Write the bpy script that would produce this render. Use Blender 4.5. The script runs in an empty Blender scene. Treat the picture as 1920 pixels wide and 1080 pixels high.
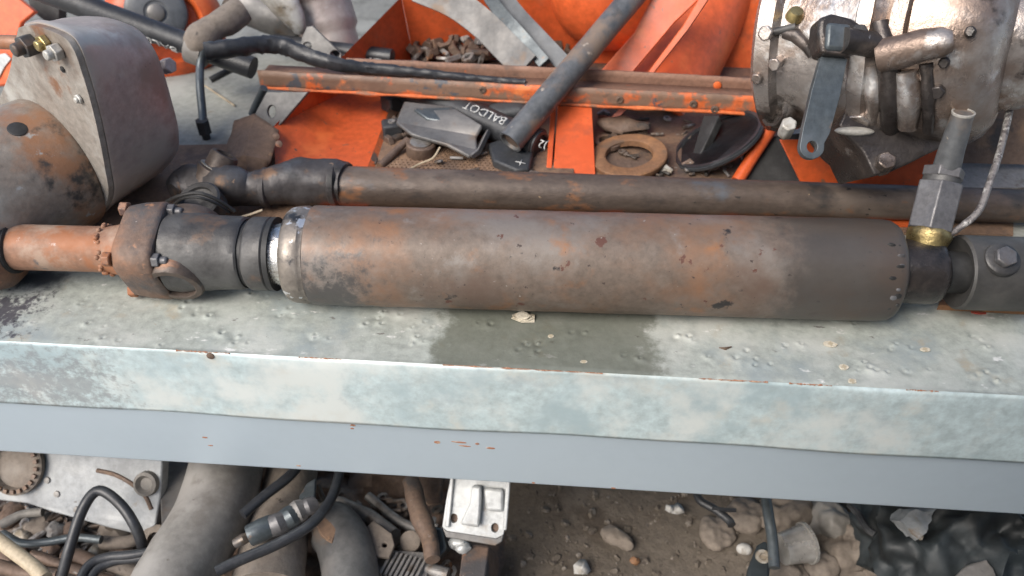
import bpy, bmesh, math, random
import numpy as np
from mathutils import Vector, Matrix, noise, geometry
random.seed(7)
SC = bpy.context.scene
COL = SC.collection
R_ = math.radians
V = Vector

# ------------------------------------------------------------------ camera
FPX, CX, CY = 1500.0, 960.0, 540.0
PITCH, ROLL, YAW = R_(40), R_(2.74), R_(3.3)
Xc = V((math.cos(YAW)*math.cos(ROLL), -math.cos(YAW)*math.sin(ROLL), -math.sin(YAW)))   # world X in (right, up, forward)
Zc = V((0, math.cos(PITCH), -math.sin(PITCH))); Zc = (Zc - Xc*Zc.dot(Xc)).normalized()
Yc = Zc.cross(Xc)
if Yc.z < 0: Yc = -Yc
RIGHT = V((Xc.x, Yc.x, Zc.x)); UP = V((Xc.y, Yc.y, Zc.y)); FWD = V((Xc.z, Yc.z, Zc.z))
def ray(px, py): return RIGHT*((px-CX)/FPX) - UP*((py-CY)/FPX) + FWD
CAM = V((0, 0, 0.056)) - ray(960, 492)*0.885
_r = ray(960, 690); _t = -CAM.z/_r.z
CAM.y -= (CAM + _r*_t).y                       # the front edge of the bench is y = 0
def at(px, py, z=None, y=None, d=None):        # a point of the place seen along a direction
    r = ray(px, py)
    t = d if d is not None else ((z-CAM.z)/r.z if z is not None else (y-CAM.y)/r.y)
    return CAM + r*t
def atp(px, py, P, n):
    r = ray(px, py); return CAM + r*((P-CAM).dot(n)/r.dot(n))
def depth(p): return (p-CAM).dot(FWD)
def proj(p):
    q = p-CAM; d = q.dot(FWD); return (CX+FPX*q.dot(RIGHT)/d, CY-FPX*q.dot(UP)/d)
def m(px, p): return px*depth(p)/FPX          # a length of px pixels, in metres, at point p

cd = bpy.data.cameras.new('camera'); cam = bpy.data.objects.new('camera', cd); COL.objects.link(cam)
cd.sensor_width = 36; cd.lens = FPX/1920*36; cd.clip_start = 0.01; cd.clip_end = 200
M3 = Matrix((RIGHT, UP, -FWD)).transposed()
cam.matrix_world = Matrix.Translation(CAM) @ M3.to_4x4()
cd.dof.use_dof = True; cd.dof.focus_distance = 0.86; cd.dof.aperture_fstop = 4.8
SC.camera = cam

# ------------------------------------------------------------------ light
SUN_EL, SUN_AZ = R_(45), R_(-132)      # azimuth: direction towards the sun, from +X counter-clockwise
w = bpy.data.worlds.new('World'); SC.world = w; w.use_nodes = True
nt = w.node_tree; bg = nt.nodes['Background']; sky = nt.nodes.new('ShaderNodeTexSky')
sky.sky_type = 'NISHITA'; sky.sun_disc = False; sky.sun_elevation = SUN_EL
sky.sun_rotation = R_(90) - SUN_AZ; sky.dust_density = 3.0; sky.air_density = 1.0; sky.ozone_density = 1.0
nt.links.new(sky.outputs[0], bg.inputs[0]); bg.inputs[1].default_value = 0.15
ld = bpy.data.lights.new('sun', 'SUN'); ld.energy = 2.35; ld.angle = R_(34); ld.color = (1, .96, .9)
sun = bpy.data.objects.new('sun', ld); COL.objects.link(sun)
sd = V((math.cos(SUN_EL)*math.cos(SUN_AZ), math.cos(SUN_EL)*math.sin(SUN_AZ), math.sin(SUN_EL)))
sun.rotation_euler = sd.to_track_quat('Z', 'Y').to_euler()
SC.view_settings.view_transform = 'Standard'; SC.view_settings.look = 'None'
SC.view_settings.exposure = 0.52; SC.view_settings.gamma = 1

# ------------------------------------------------------------------ materials
def weathered(name, base, layers=(), rough=(.5, .8), metal=0.0, bump=.25, bscale=90, stretch=(1, 1, 1), masks=(), coat=0, spec=.5, grain=.21):
    """layers: (colour, scale, lo, hi[, stretch[, metal]]); masks: (colour, centre, half size, edge, noise amount, strength, rough)"""
    mt = bpy.data.materials.new(name); mt.use_nodes = True
    t = mt.node_tree; N = t.nodes; L = t.links
    b = N['Principled BSDF']; tc = N.new('ShaderNodeTexCoord')
    src = tc.outputs['Object']
    def ns(scale, st=(1, 1, 1), seed=0., detail=6, rgh=.6):
        mp = N.new('ShaderNodeMapping'); mp.inputs['Scale'].default_value = st
        mp.inputs['Location'].default_value = (seed*3.7, seed*1.9, seed*2.3)
        L.new(src, mp.inputs[0]); n = N.new('ShaderNodeTexNoise'); n.inputs['Scale'].default_value = scale
        n.inputs['Detail'].default_value = detail; n.inputs['Roughness'].default_value = rgh
        L.new(mp.outputs[0], n.inputs['Vector']); return n.outputs['Fac']
    def mr(x, a, c, lo=0., hi=1., smooth=True):
        k = N.new('ShaderNodeMapRange'); k.interpolation_type = 'SMOOTHSTEP' if smooth else 'LINEAR'
        for i, val in ((1, a), (2, c), (3, lo), (4, hi)): k.inputs[i].default_value = val
        L.new(x, k.inputs[0]); return k.outputs[0]
    def mth(op, x, y):
        k = N.new('ShaderNodeMath'); k.operation = op
        for i, q in enumerate((x, y)):
            if isinstance(q, (int, float)): k.inputs[i].default_value = q
            else: L.new(q, k.inputs[i])
        return k.outputs[0]
    def mix(f, a, c):
        k = N.new('ShaderNodeMix'); k.data_type = 'RGBA'
        L.new(f, k.inputs[0])
        if isinstance(a, tuple): k.inputs[6].default_value = (*a, 1)
        else: L.new(a, k.inputs[6])
        k.inputs[7].default_value = (*c, 1); return k.outputs[2]
    fine = ns(bscale*1.7, stretch, 9.1, 5, .65)
    hv = N.new('ShaderNodeHueSaturation'); hv.inputs['Color'].default_value = (*base, 1)
    L.new(mr(fine, .3, .7, 1-grain, 1+grain, False), hv.inputs['Value'])
    c = hv.outputs[0]; met = None
    for i, ly in enumerate(layers):
        col, sc, lo, hi = ly[:4]; st = ly[4] if len(ly) > 4 and ly[4] else stretch
        f = mr(ns(sc, st, 1.3+i*2.17, 7, .62), lo, hi); c = mix(f, c, col)
        if len(ly) > 5:
            k = N.new('ShaderNodeMix'); L.new(f, k.inputs[0]); k.inputs[3].default_value = ly[5]
            if met is None: k.inputs[2].default_value = metal
            else: L.new(met, k.inputs[2])
            met = k.outputs[0]
    rg = mr(ns(bscale*.35, stretch, 5.5), .3, .7, rough[0], rough[1])
    for j, (col, ce, hs, edge, na, stg, rr) in enumerate(masks):
        sp = N.new('ShaderNodeSeparateXYZ'); L.new(src, sp.inputs[0])
        ds = []
        for a in range(3):
            q = mth('ABSOLUTE', mth('SUBTRACT', sp.outputs[a], ce[a]), 0)
            ds.append(mth('DIVIDE', mth('SUBTRACT', q, hs[a]), edge))
        dd = mth('MAXIMUM', mth('MAXIMUM', ds[0], ds[1]), ds[2])
        nn = mth('MULTIPLY', mth('SUBTRACT', ns(26 if na < 2 else 70, (1, 1, 1), 20+j, 8, .72), .5), na*2)
        f = mth('MULTIPLY', mr(mth('ADD', dd, nn), 1., 0.), stg)
        c = mix(f, c, col)
        k = N.new('ShaderNodeMix'); L.new(f, k.inputs[0]); L.new(rg, k.inputs[2]); k.inputs[3].default_value = rr; rg = k.outputs[0]
    L.new(c, b.inputs['Base Color']); L.new(rg, b.inputs['Roughness'])
    if met is not None: L.new(met, b.inputs['Metallic'])
    else: b.inputs['Metallic'].default_value = metal
    b.inputs['Specular IOR Level'].default_value = spec
    b.inputs['Coat Weight'].default_value = coat
    if bump:
        bn = N.new('ShaderNodeBump'); bn.inputs['Strength'].default_value = bump; bn.inputs['Distance'].default_value = .004
        L.new(ns(bscale, stretch, 4.4, 8, .65), bn.inputs['Height']); L.new(bn.outputs[0], b.inputs['Normal'])
    return mt

RUST = (.23, .085, .035); RUSTY = (.34, .13, .05); BROWN = (.115, .075, .055); DARK = (.03, .028, .027); GREY = (.22, .21, .2)
oil_c = at(1022, 640, z=0); dk_l = at(20, 585, z=0); fl_l = at(110, 715, y=0); shadow_l = at(60, 522, z=0)
Mt = {}
Mt['galv_top'] = weathered('galvanised_top', (.35, .375, .34), [((.47, .485, .445), 14, .45, .68), ((.27, .31, .31), 9, .52, .72), ((.36, .33, .26), 22, .58, .75), ((.66, .66, .63), 60, .62, .70, (.5, 1, 1)), ((.17, .16, .15), 90, .655, .71, (.5, 1, 1)), ((.3, .2, .13), 45, .70, .76)],
    rough=(.5, .75), metal=.15, bump=.25, bscale=60, masks=[((.10, .105, .075), (oil_c.x, oil_c.y, 0), (.106, .05, .2), .024, 1.98, .72, .3), ((.035, .03, .045), (dk_l.x-.02, dk_l.y, 0), (.02, .006, .2), .035, 3.2, .9, .6), ((.035, .045, .055), (shadow_l.x-.02, shadow_l.y+.0, 0), (.05, .002, .1), .025, 1.2, .9, .5)])  # last mask paints a shadow strip on the sheet at left
Mt['galv_front'] = weathered('galvanised_front', (.47, .56, .57), [((.62, .66, .64), 12, .45, .66), ((.38, .475, .50), 9, .50, .68), ((.57, .57, .52), 18, .52, .78), ((.38, .44, .46), 26, .58, .8)],
    rough=(.4, .55), metal=.2, bump=.05, bscale=50, masks=[((.20, .195, .20), (fl_l.x-.03, 0, fl_l.z-.004), (.05, .1, .004), .06, 2.6, .62, .7)])
Mt['rail'] = weathered('blue_grey_paint', (.43, .505, .56), [((.45, .525, .58), 3, .4, .75, (.4, 1, 1)), ((.43, .51, .57), 60, .70, .78, (.12, 1, 2))], rough=(.34, .38), metal=.3, bump=0, bscale=30, grain=.025)
Mt['chip'] = weathered('rust_chip', (.30, .14, .08), [((.4, .28, .2), 200, .5, .6)], bump=.3)
ax_mid = at(1590, 505, z=.0545)
Mt['barrel'] = weathered('rusty_barrel', (.14, .108, .086), [((.19, .165, .145), 8, .46, .62), ((.215, .115, .066), 9, .44, .70), ((.125, .085, .065), 10, .52, .74), ((.23, .21, .19), 14, .6, .74), ((.27, .12, .05), 17, .56, .76), ((.10, .042, .03), 38, .645, .68), ((.032, .028, .027), 22, .655, .70), ((.05, .035, .03), 130, .66, .69), ((.30, .27, .24), 110, .69, .72)],
    rough=(.40, .62), metal=.2, bump=.14, bscale=70, masks=[((.058, .053, .048), (ax_mid.x-.065+.005, 0, 0), (.060, 1, 1), .045, 1.2, .85, .42), ((.055, .053, .052), (-.29, 0, -.01), (.045, 1, .06), .05, 2.2, .85, .33)])
Mt['clevis'] = weathered('dark_clevis', (.05, .048, .045), [((.085, .08, .074), 14, .48, .7), ((.03, .03, .03), 18, .55, .7)], rough=(.45, .65), metal=.15, bump=.15, bscale=70)
Mt['collar'] = weathered('scraped_collar', (.20, .175, .15), [((.30, .27, .24), 18, .5, .65), ((.03, .032, .036), 22, .52, .6), ((.62, .63, .64), 42, .6, .64, (1, 1, 1), .8)], rough=(.3, .5), metal=.45, bump=.2, bscale=80)
Mt['chrome'] = weathered('bright_steel', (.62, .6, .57), [((.34, .29, .23), 60, .5, .66, (.3, 1, 1)), ((.8, .8, .8), 120, .6, .7)], rough=(.18, .34), metal=.95, bump=.3, bscale=230)
Mt['black_steel'] = weathered('black_steel', (.052, .05, .049), [((.10, .098, .095), 14, .45, .66), ((.13, .085, .06), 20, .58, .72), ((.3, .29, .28), 130, .7, .76), ((.025, .025, .026), 12, .55, .7)], rough=(.38, .62), metal=.35, bump=.25, bscale=80)
Mt['groove'] = weathered('black_rubber', (.018, .018, .018), [((.035, .035, .035), 30, .5, .7)], rough=(.5, .7), bump=.1)
Mt['rust_flange'] = weathered('rusty_flange', (.15, .10, .075), [((.26, .135, .08), 12, .48, .66), ((.075, .07, .07), 13, .50, .64), ((.36, .19, .11), 45, .6, .7), ((.4, .36, .33), 120, .68, .75)], rough=(.5, .75), metal=.2, bump=.35, bscale=90)
Mt['rust_tube'] = weathered('orange_rust_tube', (.25, .135, .085), [((.33, .235, .175), 14, .48, .62), ((.29, .115, .05), 14, .50, .62), ((.10, .06, .05), 30, .6, .66), ((.07, .075, .085), 16, .62, .69), ((.5, .42, .38), 60, .64, .72)], rough=(.5, .72), metal=.1, bump=.2, bscale=90)
Mt['shaft'] = weathered('brown_shaft', (.088, .066, .053), [((.16, .125, .10), 12, .48, .68), ((.21, .10, .05), 20, .56, .66), ((.04, .036, .034), 14, .54, .66), ((.03, .025, .022), 110, .65, .69), ((.09, .10, .115), 9, .58, .68), ((.35, .25, .16), 90, .68, .74)], rough=(.42, .65), metal=.25, bump=.3, bscale=80, stretch=(.6, 1, 1))
Mt['shaft_dark'] = weathered('blackened_yoke', (.055, .05, .05), [((.11, .115, .125), 12, .48, .66), ((.17, .10, .06), 22, .56, .68), ((.3, .2, .13), 70, .66, .72), ((.02, .02, .02), 16, .56, .68)], rough=(.4, .65), metal=.3, bump=.3, bscale=70)
Mt['cast_left'] = weathered('old_casting', (.26, .215, .175), [((.36, .34, .30), 8, .46, .64), ((.32, .165, .09), 8, .46, .60), ((.06, .055, .05), 11, .55, .63), ((.38, .37, .35), 40, .62, .70)], rough=(.4, .62), metal=.35, bump=.25, bscale=60)
Mt['stud_plate'] = weathered('dirty_beige_plate', (.27, .245, .215), [((.42, .41, .38), 10, .5, .66), ((.16, .125, .10), 12, .5, .66), ((.2, .1, .055), 16, .58, .7)], rough=(.5, .7), metal=.2, bump=.4, bscale=70)
Mt['cast_paint'] = weathered('worn_painted_casting', (.36, .30, .275), [((.42, .385, .35), 7, .45, .65), ((.5, .48, .45), 14, .58, .70), ((.27, .21, .18), 10, .52, .68), ((.08, .07, .06), 40, .66, .72)], rough=(.36, .55), metal=.2, bump=.12, bscale=50)
Mt['alu'] = weathered('pale_aluminium', (.40, .385, .35), [((.54, .54, .52), 12, .48, .64), ((.22, .18, .13), 14, .52, .66), ((.1, .09, .08), 42, .64, .7)], rough=(.45, .65), metal=.4, bump=.4, bscale=90)
Mt['rear_top'] = weathered('dusty_rear_sheet', (.29, .295, .265), [((.35, .35, .32), 6, .45, .7), ((.22, .22, .195), 9, .5, .72), ((.2, .15, .1), 24, .62, .76)], rough=(.7, .85), bump=.2, bscale=50, spec=.25)
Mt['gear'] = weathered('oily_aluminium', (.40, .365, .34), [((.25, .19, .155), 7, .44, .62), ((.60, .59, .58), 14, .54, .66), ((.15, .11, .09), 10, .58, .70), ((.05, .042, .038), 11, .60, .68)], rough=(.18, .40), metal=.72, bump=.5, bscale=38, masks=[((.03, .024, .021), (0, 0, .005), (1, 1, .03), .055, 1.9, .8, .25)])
Mt['gear_brown'] = weathered('oily_brown_casting', (.17, .125, .10), [((.34, .31, .29), 22, .5, .64), ((.06, .045, .04), 18, .54, .68)], rough=(.2, .4), metal=.6, bump=.45, bscale=60)
Mt['gear_dark'] = weathered('oil_soaked_metal', (.05, .043, .04), [((.13, .105, .09), 14, .5, .66), ((.35, .34, .33), 40, .66, .71, (1, 1, 1), .8), ((.02, .02, .02), 18, .55, .7)], rough=(.18, .4), metal=.45, bump=.4, bscale=70)
Mt['lever'] = weathered('blue_grey_lever', (.075, .088, .095), [((.11, .125, .135), 20, .5, .68), ((.14, .10, .075), 40, .62, .7), ((.3, .3, .3), 140, .7, .76)], rough=(.3, .5), metal=.4, bump=.15, bscale=90)
Mt['brass'] = weathered('brass', (.42, .33, .15), [((.2, .15, .07), 30, .46, .62), ((.06, .05, .04), 60, .66, .72)], rough=(.25, .45), metal=.85, bump=.3, bscale=200)
Mt['steel'] = weathered('grey_steel', (.115, .112, .115), [((.17, .17, .175), 24, .5, .7), ((.10, .078, .06), 20, .54, .7)], rough=(.34, .55), metal=.35, bump=.2, bscale=120)
Mt['wire'] = weathered('braided_wire', (.2, .185, .18), [((.5, .49, .47), 30, .52, .58), ((.1, .09, .09), 200, .5, .6)], rough=(.4, .6), metal=.4, bump=.5, bscale=400)
Mt['orange'] = weathered('orange_paint', (.56, .098, .026), [((.54, .085, .02), 6, .5, .7), ((.68, .15, .04), 12, .55, .72), ((.36, .075, .028), 16, .58, .72), ((.20, .10, .06), 40, .64, .72), ((.10, .07, .055), 90, .665, .71), ((.30, .17, .11), 7, .62, .8)], rough=(.34, .5), bump=.06, bscale=50)
Mt['orange_worn'] = weathered('peeling_orange_paint', (.56, .125, .035), [((.20, .12, .08), 14, .44, .52), ((.16, .10, .07), 22, .52, .58), ((.68, .2, .06), 15, .58, .7), ((.08, .085, .095), 30, .6, .65), ((.24, .12, .07), 60, .6, .68)], rough=(.45, .65), bump=.3, bscale=90)
Mt['orange_edge'] = weathered('chipped_orange_edge', (.56, .13, .035), [((.24, .12, .07), 20, .50, .58), ((.66, .22, .07), 14, .58, .7), ((.1, .09, .085), 26, .62, .67)], rough=(.45, .65), bump=.3, bscale=90)
Mt['channel_rust'] = weathered('rusted_channel', (.225, .125, .085), [((.28, .16, .11), 12, .48, .66), ((.13, .085, .065), 22, .55, .68), ((.52, .14, .05), 26, .66, .71), ((.09, .095, .105), 18, .66, .70)], rough=(.55, .8), metal=.1, bump=.3, bscale=90)
Mt['pipe_blue'] = weathered('grey_blue_pipe', (.115, .12, .125), [((.22, .165, .125), 11, .50, .64), ((.07, .075, .08), 16, .55, .68), ((.4, .34, .28), 46, .66, .71)], rough=(.35, .55), metal=.3, bump=.15, bscale=80)
Mt['rubber'] = weathered('dusty_rubber', (.032, .034, .037), [((.06, .062, .065), 20, .5, .7), ((.13, .12, .11), 70, .66, .75)], rough=(.42, .65), bump=.15, bscale=120)
Mt['hose'] = weathered('black_hose', (.022, .023, .026), [((.045, .047, .05), 30, .5, .7), ((.16, .15, .14), 90, .70, .77)], rough=(.35, .5), bump=.12, bscale=160)
Mt['white_ink'] = weathered('white_print', (.5, .5, .48), [((.2, .2, .2), 120, .5, .62), ((.04, .04, .04), 160, .58, .63)], rough=(.5, .7), bump=0)
Mt['dark_grey'] = weathered('dull_grey_metal', (.125, .122, .118), [((.18, .17, .16), 10, .48, .66), ((.16, .12, .09), 16, .55, .68)], rough=(.4, .6), metal=.35, bump=.15, bscale=70)
Mt['scrap_rust'] = weathered('brown_scrap', (.14, .095, .07), [((.22, .14, .09), 20, .48, .66), ((.07, .06, .055), 26, .54, .66), ((.3, .28, .26), 70, .66, .73)], rough=(.5, .75), metal=.25, bump=.4, bscale=120)
Mt['scrap_grey'] = weathered('grey_scrap', (.21, .20, .19), [((.34, .33, .32), 24, .52, .66), ((.12, .095, .075), 28, .54, .66)], rough=(.4, .65), metal=.35, bump=.35, bscale=120)
Mt['scrap_mix'] = weathered('mixed_scrap', (.12, .09, .07), [((.26, .25, .24), 24, .50, .58), ((.05, .045, .04), 20, .52, .6), ((.25, .13, .07), 30, .6, .66)], rough=(.4, .7), metal=.3, bump=.3)
Mt['rust_sheet'] = weathered('rusty_sheet', (.20, .125, .08), [((.28, .175, .11), 12, .48, .66), ((.13, .085, .06), 20, .55, .68), ((.34, .2, .11), 60, .62, .7)], rough=(.6, .85), metal=.1, bump=.4, bscale=90)
Mt['orange_rust'] = weathered('orange_rust_ring', (.185, .095, .048), [((.27, .135, .06), 18, .48, .64), ((.13, .08, .05), 30, .55, .68)], rough=(.6, .85), bump=.4, bscale=120)
Mt['dusty_pipe'] = weathered('dusty_grey_pipe', (.175, .162, .145), [((.27, .255, .235), 8, .46, .66), ((.14, .125, .11), 12, .54, .68), ((.1, .085, .07), 60, .68, .74)], rough=(.5, .7), metal=.1, bump=.2, bscale=60)
Mt['plate_grey'] = weathered('dusty_cast_plate', (.25, .26, .265), [((.32, .325, .32), 9, .46, .66), ((.17, .175, .18), 8, .52, .68), ((.20, .155, .115), 24, .6, .73), ((.1, .09, .08), 60, .66, .74)], rough=(.45, .65), metal=.2, bump=.25, bscale=60)
Mt['white_metal'] = weathered('white_bracket', (.42, .43, .425), [((.52, .53, .52), 12, .48, .66), ((.36, .34, .31), 26, .58, .70)], rough=(.35, .55), metal=.25, bump=.15, bscale=80)
Mt['yard'] = weathered('gritty_shaded_yard', (.17, .17, .155), [((.24, .24, .22), 5, .45, .66), ((.10, .10, .09), 16, .52, .68), ((.3, .3, .28), 50, .62, .72)], rough=(.8, .95), bump=.8, bscale=30)  # darker than the front concrete, the building's shade put into the colour
Mt['wall'] = weathered('grey_render', (.2, .2, .19), [((.26, .26, .25), 3, .45, .7), ((.14, .14, .13), 8, .55, .7)], rough=(.8, .95), bump=.3, bscale=40)
Mt['concrete'] = weathered('concrete_floor', (.40, .40, .375), [((.47, .47, .44), 5, .48, .66), ((.28, .28, .26), 12, .55, .7), ((.2, .2, .19), 60, .62, .72)], rough=(.7, .9), bump=.5, bscale=40)
Mt['dirt'] = weathered('trodden_dirt', (.105, .086, .067), [((.145, .12, .095), 8, .48, .64), ((.075, .058, .043), 12, .52, .66), ((.25, .22, .19), 90, .66, .72), ((.05, .04, .032), 120, .62, .70)], rough=(.75, .95), bump=1.0, bscale=60)
Mt['dusty'] = weathered('dust_covered', (.175, .145, .118), [((.23, .20, .17), 12, .48, .66), ((.13, .105, .085), 16, .52, .66), ((.07, .058, .05), 60, .62, .7)], rough=(.7, .9), bump=.4, bscale=70)
Mt['black_plastic'] = weathered('black_plastic_bag', (.026, .033, .036), [((.08, .10, .105), 9, .56, .74), ((.012, .014, .015), 6, .45, .65)], rough=(.5, .7), bump=.3, bscale=25)
Mt['tan'] = weathered('tan_hose', (.40, .33, .23), [((.27, .21, .14), 30, .5, .66)], rough=(.5, .7), bump=.2, bscale=100)
Mt['flake'] = weathered('pale_flake', (.55, .5, .4), [((.4, .34, .24), 120, .5, .6)], rough=(.6, .8), bump=.3, bscale=300)
Mt['flake_white'] = weathered('dusty_white', (.42, .41, .39), [((.27, .25, .22), 60, .5, .65)], rough=(.7, .9), bump=.2)
Mt['pebble'] = weathered('mixed_pebbles', (.11, .09, .07), [((.2, .175, .15), 50, .52, .6), ((.07, .055, .045), 44, .54, .6), ((.2, .1, .06), 70, .66, .7)], rough=(.75, .95), bump=.4)
Mt['red_ink'] = weathered('red_paint_fleck', (.5, .09, .06), [((.3, .08, .06), 200, .5, .65)], rough=(.5, .7), bump=.1)
Mt['hub_grey'] = weathered('slate_hub', (.085, .092, .10), [((.12, .125, .13), 12, .48, .68)], rough=(.4, .55), bump=.1, bscale=60)
Mt['clear'] = weathered('cloudy_plastic', (.5, .48, .45), [((.7, .69, .66), 20, .5, .66)], rough=(.15, .35), bump=.2, bscale=60)
_cb = Mt['clear'].node_tree.nodes['Principled BSDF']; _cb.inputs['Transmission Weight'].default_value = .6

# ------------------------------------------------------------------ mesh helpers
def frame(n):
    n = V(n).normalized(); a = V((0, 0, 1)) if abs(n.z) < .9 else V((0, 1, 0))
    u = a.cross(n).normalized(); return u, n.cross(u), n
class MB:
    def __init__(s): s.v = []; s.f = []
    def tube(s, pts, rad, seg=16, caps=True, squash=1.0):
        pts = [V(p) for p in pts]; n = len(pts)
        if isinstance(rad, (int, float)): rad = [rad]*n
        tang = [(pts[min(i+1, n-1)]-pts[max(i-1, 0)]).normalized() for i in range(n)]
        u, vv, _ = frame(tang[0]); b0 = len(s.v)
        for i in range(n):
            u = (u - tang[i]*u.dot(tang[i])).normalized(); vv = tang[i].cross(u)
            for k in range(seg):
                a = 2*math.pi*k/seg
                s.v.append(pts[i]+(u*math.cos(a)*squash+vv*math.sin(a))*rad[i])
        for i in range(n-1):
            for k in range(seg):
                k2 = (k+1) % seg; s.f.append((b0+i*seg+k, b0+i*seg+k2, b0+(i+1)*seg+k2, b0+(i+1)*seg+k))
        if caps:
            s.f.append(tuple(b0+k for k in reversed(range(seg)))); s.f.append(tuple(b0+(n-1)*seg+k for k in range(seg)))
        return s
    def lathe(s, p0, ax, prof, seg=48):
        ax = V(ax).normalized(); u, vv, _ = frame(ax); b0 = len(s.v); n = len(prof); p0 = V(p0)
        for t, r in prof:
            for k in range(seg):
                a = 2*math.pi*k/seg; s.v.append(p0+ax*t+(u*math.cos(a)+vv*math.sin(a))*max(r, 1e-5))
        for i in range(n-1):
            for k in range(seg):
                k2 = (k+1) % seg; s.f.append((b0+i*seg+k, b0+i*seg+k2, b0+(i+1)*seg+k2, b0+(i+1)*seg+k))
        if prof[0] != prof[-1]:
            if prof[0][1] > 1e-4: s.f.append(tuple(b0+k for k in reversed(range(seg))))
            if prof[-1][1] > 1e-4: s.f.append(tuple(b0+(n-1)*seg+k for k in range(seg)))
        return s
    def prism(s, outer, dv, holes=(), taper=None):
        loops = [list(map(V, outer))]+[list(map(V, h)) for h in holes]; dv = V(dv)
        flat = [p for l in loops for p in l]; b0 = len(s.v); n = len(flat)
        top = flat
        bot = [p+dv for p in flat]
        if taper:
            c = sum(bot, V())/n; bot = [c+(p-c)*taper for p in bot]
        s.v += top+bot
        tris = geometry.tessellate_polygon(loops)
        for t in tris:
            s.f.append(tuple(b0+i for i in t)); s.f.append(tuple(b0+n+i for i in reversed(t)))
        o = 0
        for l in loops:
            k = len(l)
            for i in range(k):
                j = (i+1) % k; s.f.append((b0+o+i, b0+o+j, b0+n+o+j, b0+n+o+i))
            o += k
        return s
    def box(s, c, sx, sy, sz, rot=None):
        c = V(c); b0 = len(s.v)
        for x in (-.5, .5):
            for y in (-.5, .5):
                for z in (-.5, .5):
                    p = V((x*sx, y*sy, z*sz)); p = rot @ p if rot else p; s.v.append(c+p)
        for q in ((0, 1, 3, 2), (4, 6, 7, 5), (0, 4, 5, 1), (2, 3, 7, 6), (0, 2, 6, 4), (1, 5, 7, 3)): s.f.append(tuple(b0+i for i in q))
        return s
    def ell(s, c, rx, ry, rz, rot=None, seg=16, rings=10):
        b0 = len(s.v); c = V(c)
        for i in range(1, rings):
            th = math.pi*i/rings
            for k in range(seg):
                a = 2*math.pi*k/seg
                p = V((rx*math.sin(th)*math.cos(a), ry*math.sin(th)*math.sin(a), rz*math.cos(th))); p = rot @ p if rot else p; s.v.append(c+p)
        for i in range(rings-2):
            for k in range(seg):
                k2 = (k+1) % seg; s.f.append((b0+i*seg+k, b0+(i+1)*seg+k, b0+(i+1)*seg+k2, b0+i*seg+k2))
        s.f.append(tuple(b0+k for k in range(seg))); s.f.append(tuple(b0+(rings-2)*seg+k for k in reversed(range(seg))))
        return s
    def grid(s, P):          # P[i][j] of points
        b0 = len(s.v); ni, nj = len(P), len(P[0])
        for r in P: s.v += [V(p) for p in r]
        for i in range(ni-1):
            for j in range(nj-1): s.f.append((b0+i*nj+j, b0+(i+1)*nj+j, b0+(i+1)*nj+j+1, b0+i*nj+j+1))
        return s
    def build(s, name, mat, parent=None, label=None, bevel=0, sharp=38, disp=None, sub=0, solid=0, bseg=2):
        o0 = V(parent.get('_o', (0, 0, 0))) if parent else V((0, 0, 0))
        me = bpy.data.meshes.new(name); me.from_pydata([tuple(p-o0) for p in s.v], [], s.f)
        bm = bmesh.new(); bm.from_mesh(me); bmesh.ops.recalc_face_normals(bm, faces=bm.faces)
        if sub:
            bmesh.ops.triangulate(bm, faces=[f for f in bm.faces if len(f.verts) > 4])
            bmesh.ops.subdivide_edges(bm, edges=bm.edges[:], cuts=sub, use_grid_fill=True)
        if disp:
            amp, sc, sd = disp[:3]; bm.normal_update()
            for q in bm.verts:
                p = q.co+o0
                h = noise.noise(p*sc+V((sd, sd*1.7, -sd)))+.5*noise.noise(p*sc*2.3+V((-sd, sd, sd)))+.25*noise.noise(p*sc*5.1+V((sd, -sd, sd)))
                if len(disp) > 3: h = .35-abs(h)*1.6+.2*noise.noise(p*sc*4)
                q.co += q.normal*h*amp
        bm.to_mesh(me); bm.free()
        me.shade_smooth(); me.set_sharp_from_angle(angle=R_(sharp))
        me.materials.append(Mt[mat] if isinstance(mat, str) else mat)
        o = bpy.data.objects.new(name, me); COL.objects.link(o)
        if parent: o.parent = parent; o['_o'] = tuple(o0)
        if label: o['label'] = label
        if bevel:
            b = o.modifiers.new('bevel', 'BEVEL'); b.width = bevel; b.segments = bseg; b.limit_method = 'ANGLE'; b.angle_limit = R_(40); b.harden_normals = False
        if solid:
            k = o.modifiers.new('solid', 'SOLIDIFY'); k.thickness = solid; k.offset = 0
        return o
def thing(name, label, cat, loc, group=None):
    o = bpy.data.objects.new(name, None); COL.objects.link(o); o.location = loc; o.empty_display_size = .02
    o['label'] = label; o['category'] = cat; o['_o'] = tuple(loc)
    if group: o['group'] = group
    return o
def tag(o, label, cat, group=None):
    o['label'] = label; o['category'] = cat
    if group: o['group'] = group
    return o
def setorigin(o):
    """one-mesh thing: move its origin to the bottom centre of its own mesh"""
    me = o.data; n = len(me.vertices); a = np.empty(n*3); me.vertices.foreach_get('co', a); a = a.reshape(-1, 3)
    c = (a.min(0)+a.max(0))/2; c[2] = a[:, 2].min(); a -= c; me.vertices.foreach_set('co', a.ravel()); me.update(); o.location = V(c)+o.location
    return o
def single(mb, name, mat, label, cat, group=None, **k):
    return tag(setorigin(mb.build(name, mat, None, **k)), label, cat, group)
def structure(mb, name, mat, **k):
    o = mb.build(name, mat, None, **k); o['kind'] = 'structure'; return o
def circ(c, n, r, k=18, ry=None, ph=0):
    u, vv, _ = frame(n); c = V(c); ry = ry or r
    return [c+u*math.cos(ph+2*math.pi*i/k)*r+vv*math.sin(ph+2*math.pi*i/k)*ry for i in range(k)]
def pxp(pix, P, n): return [atp(x, y, P, n) for x, y in pix]
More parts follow.
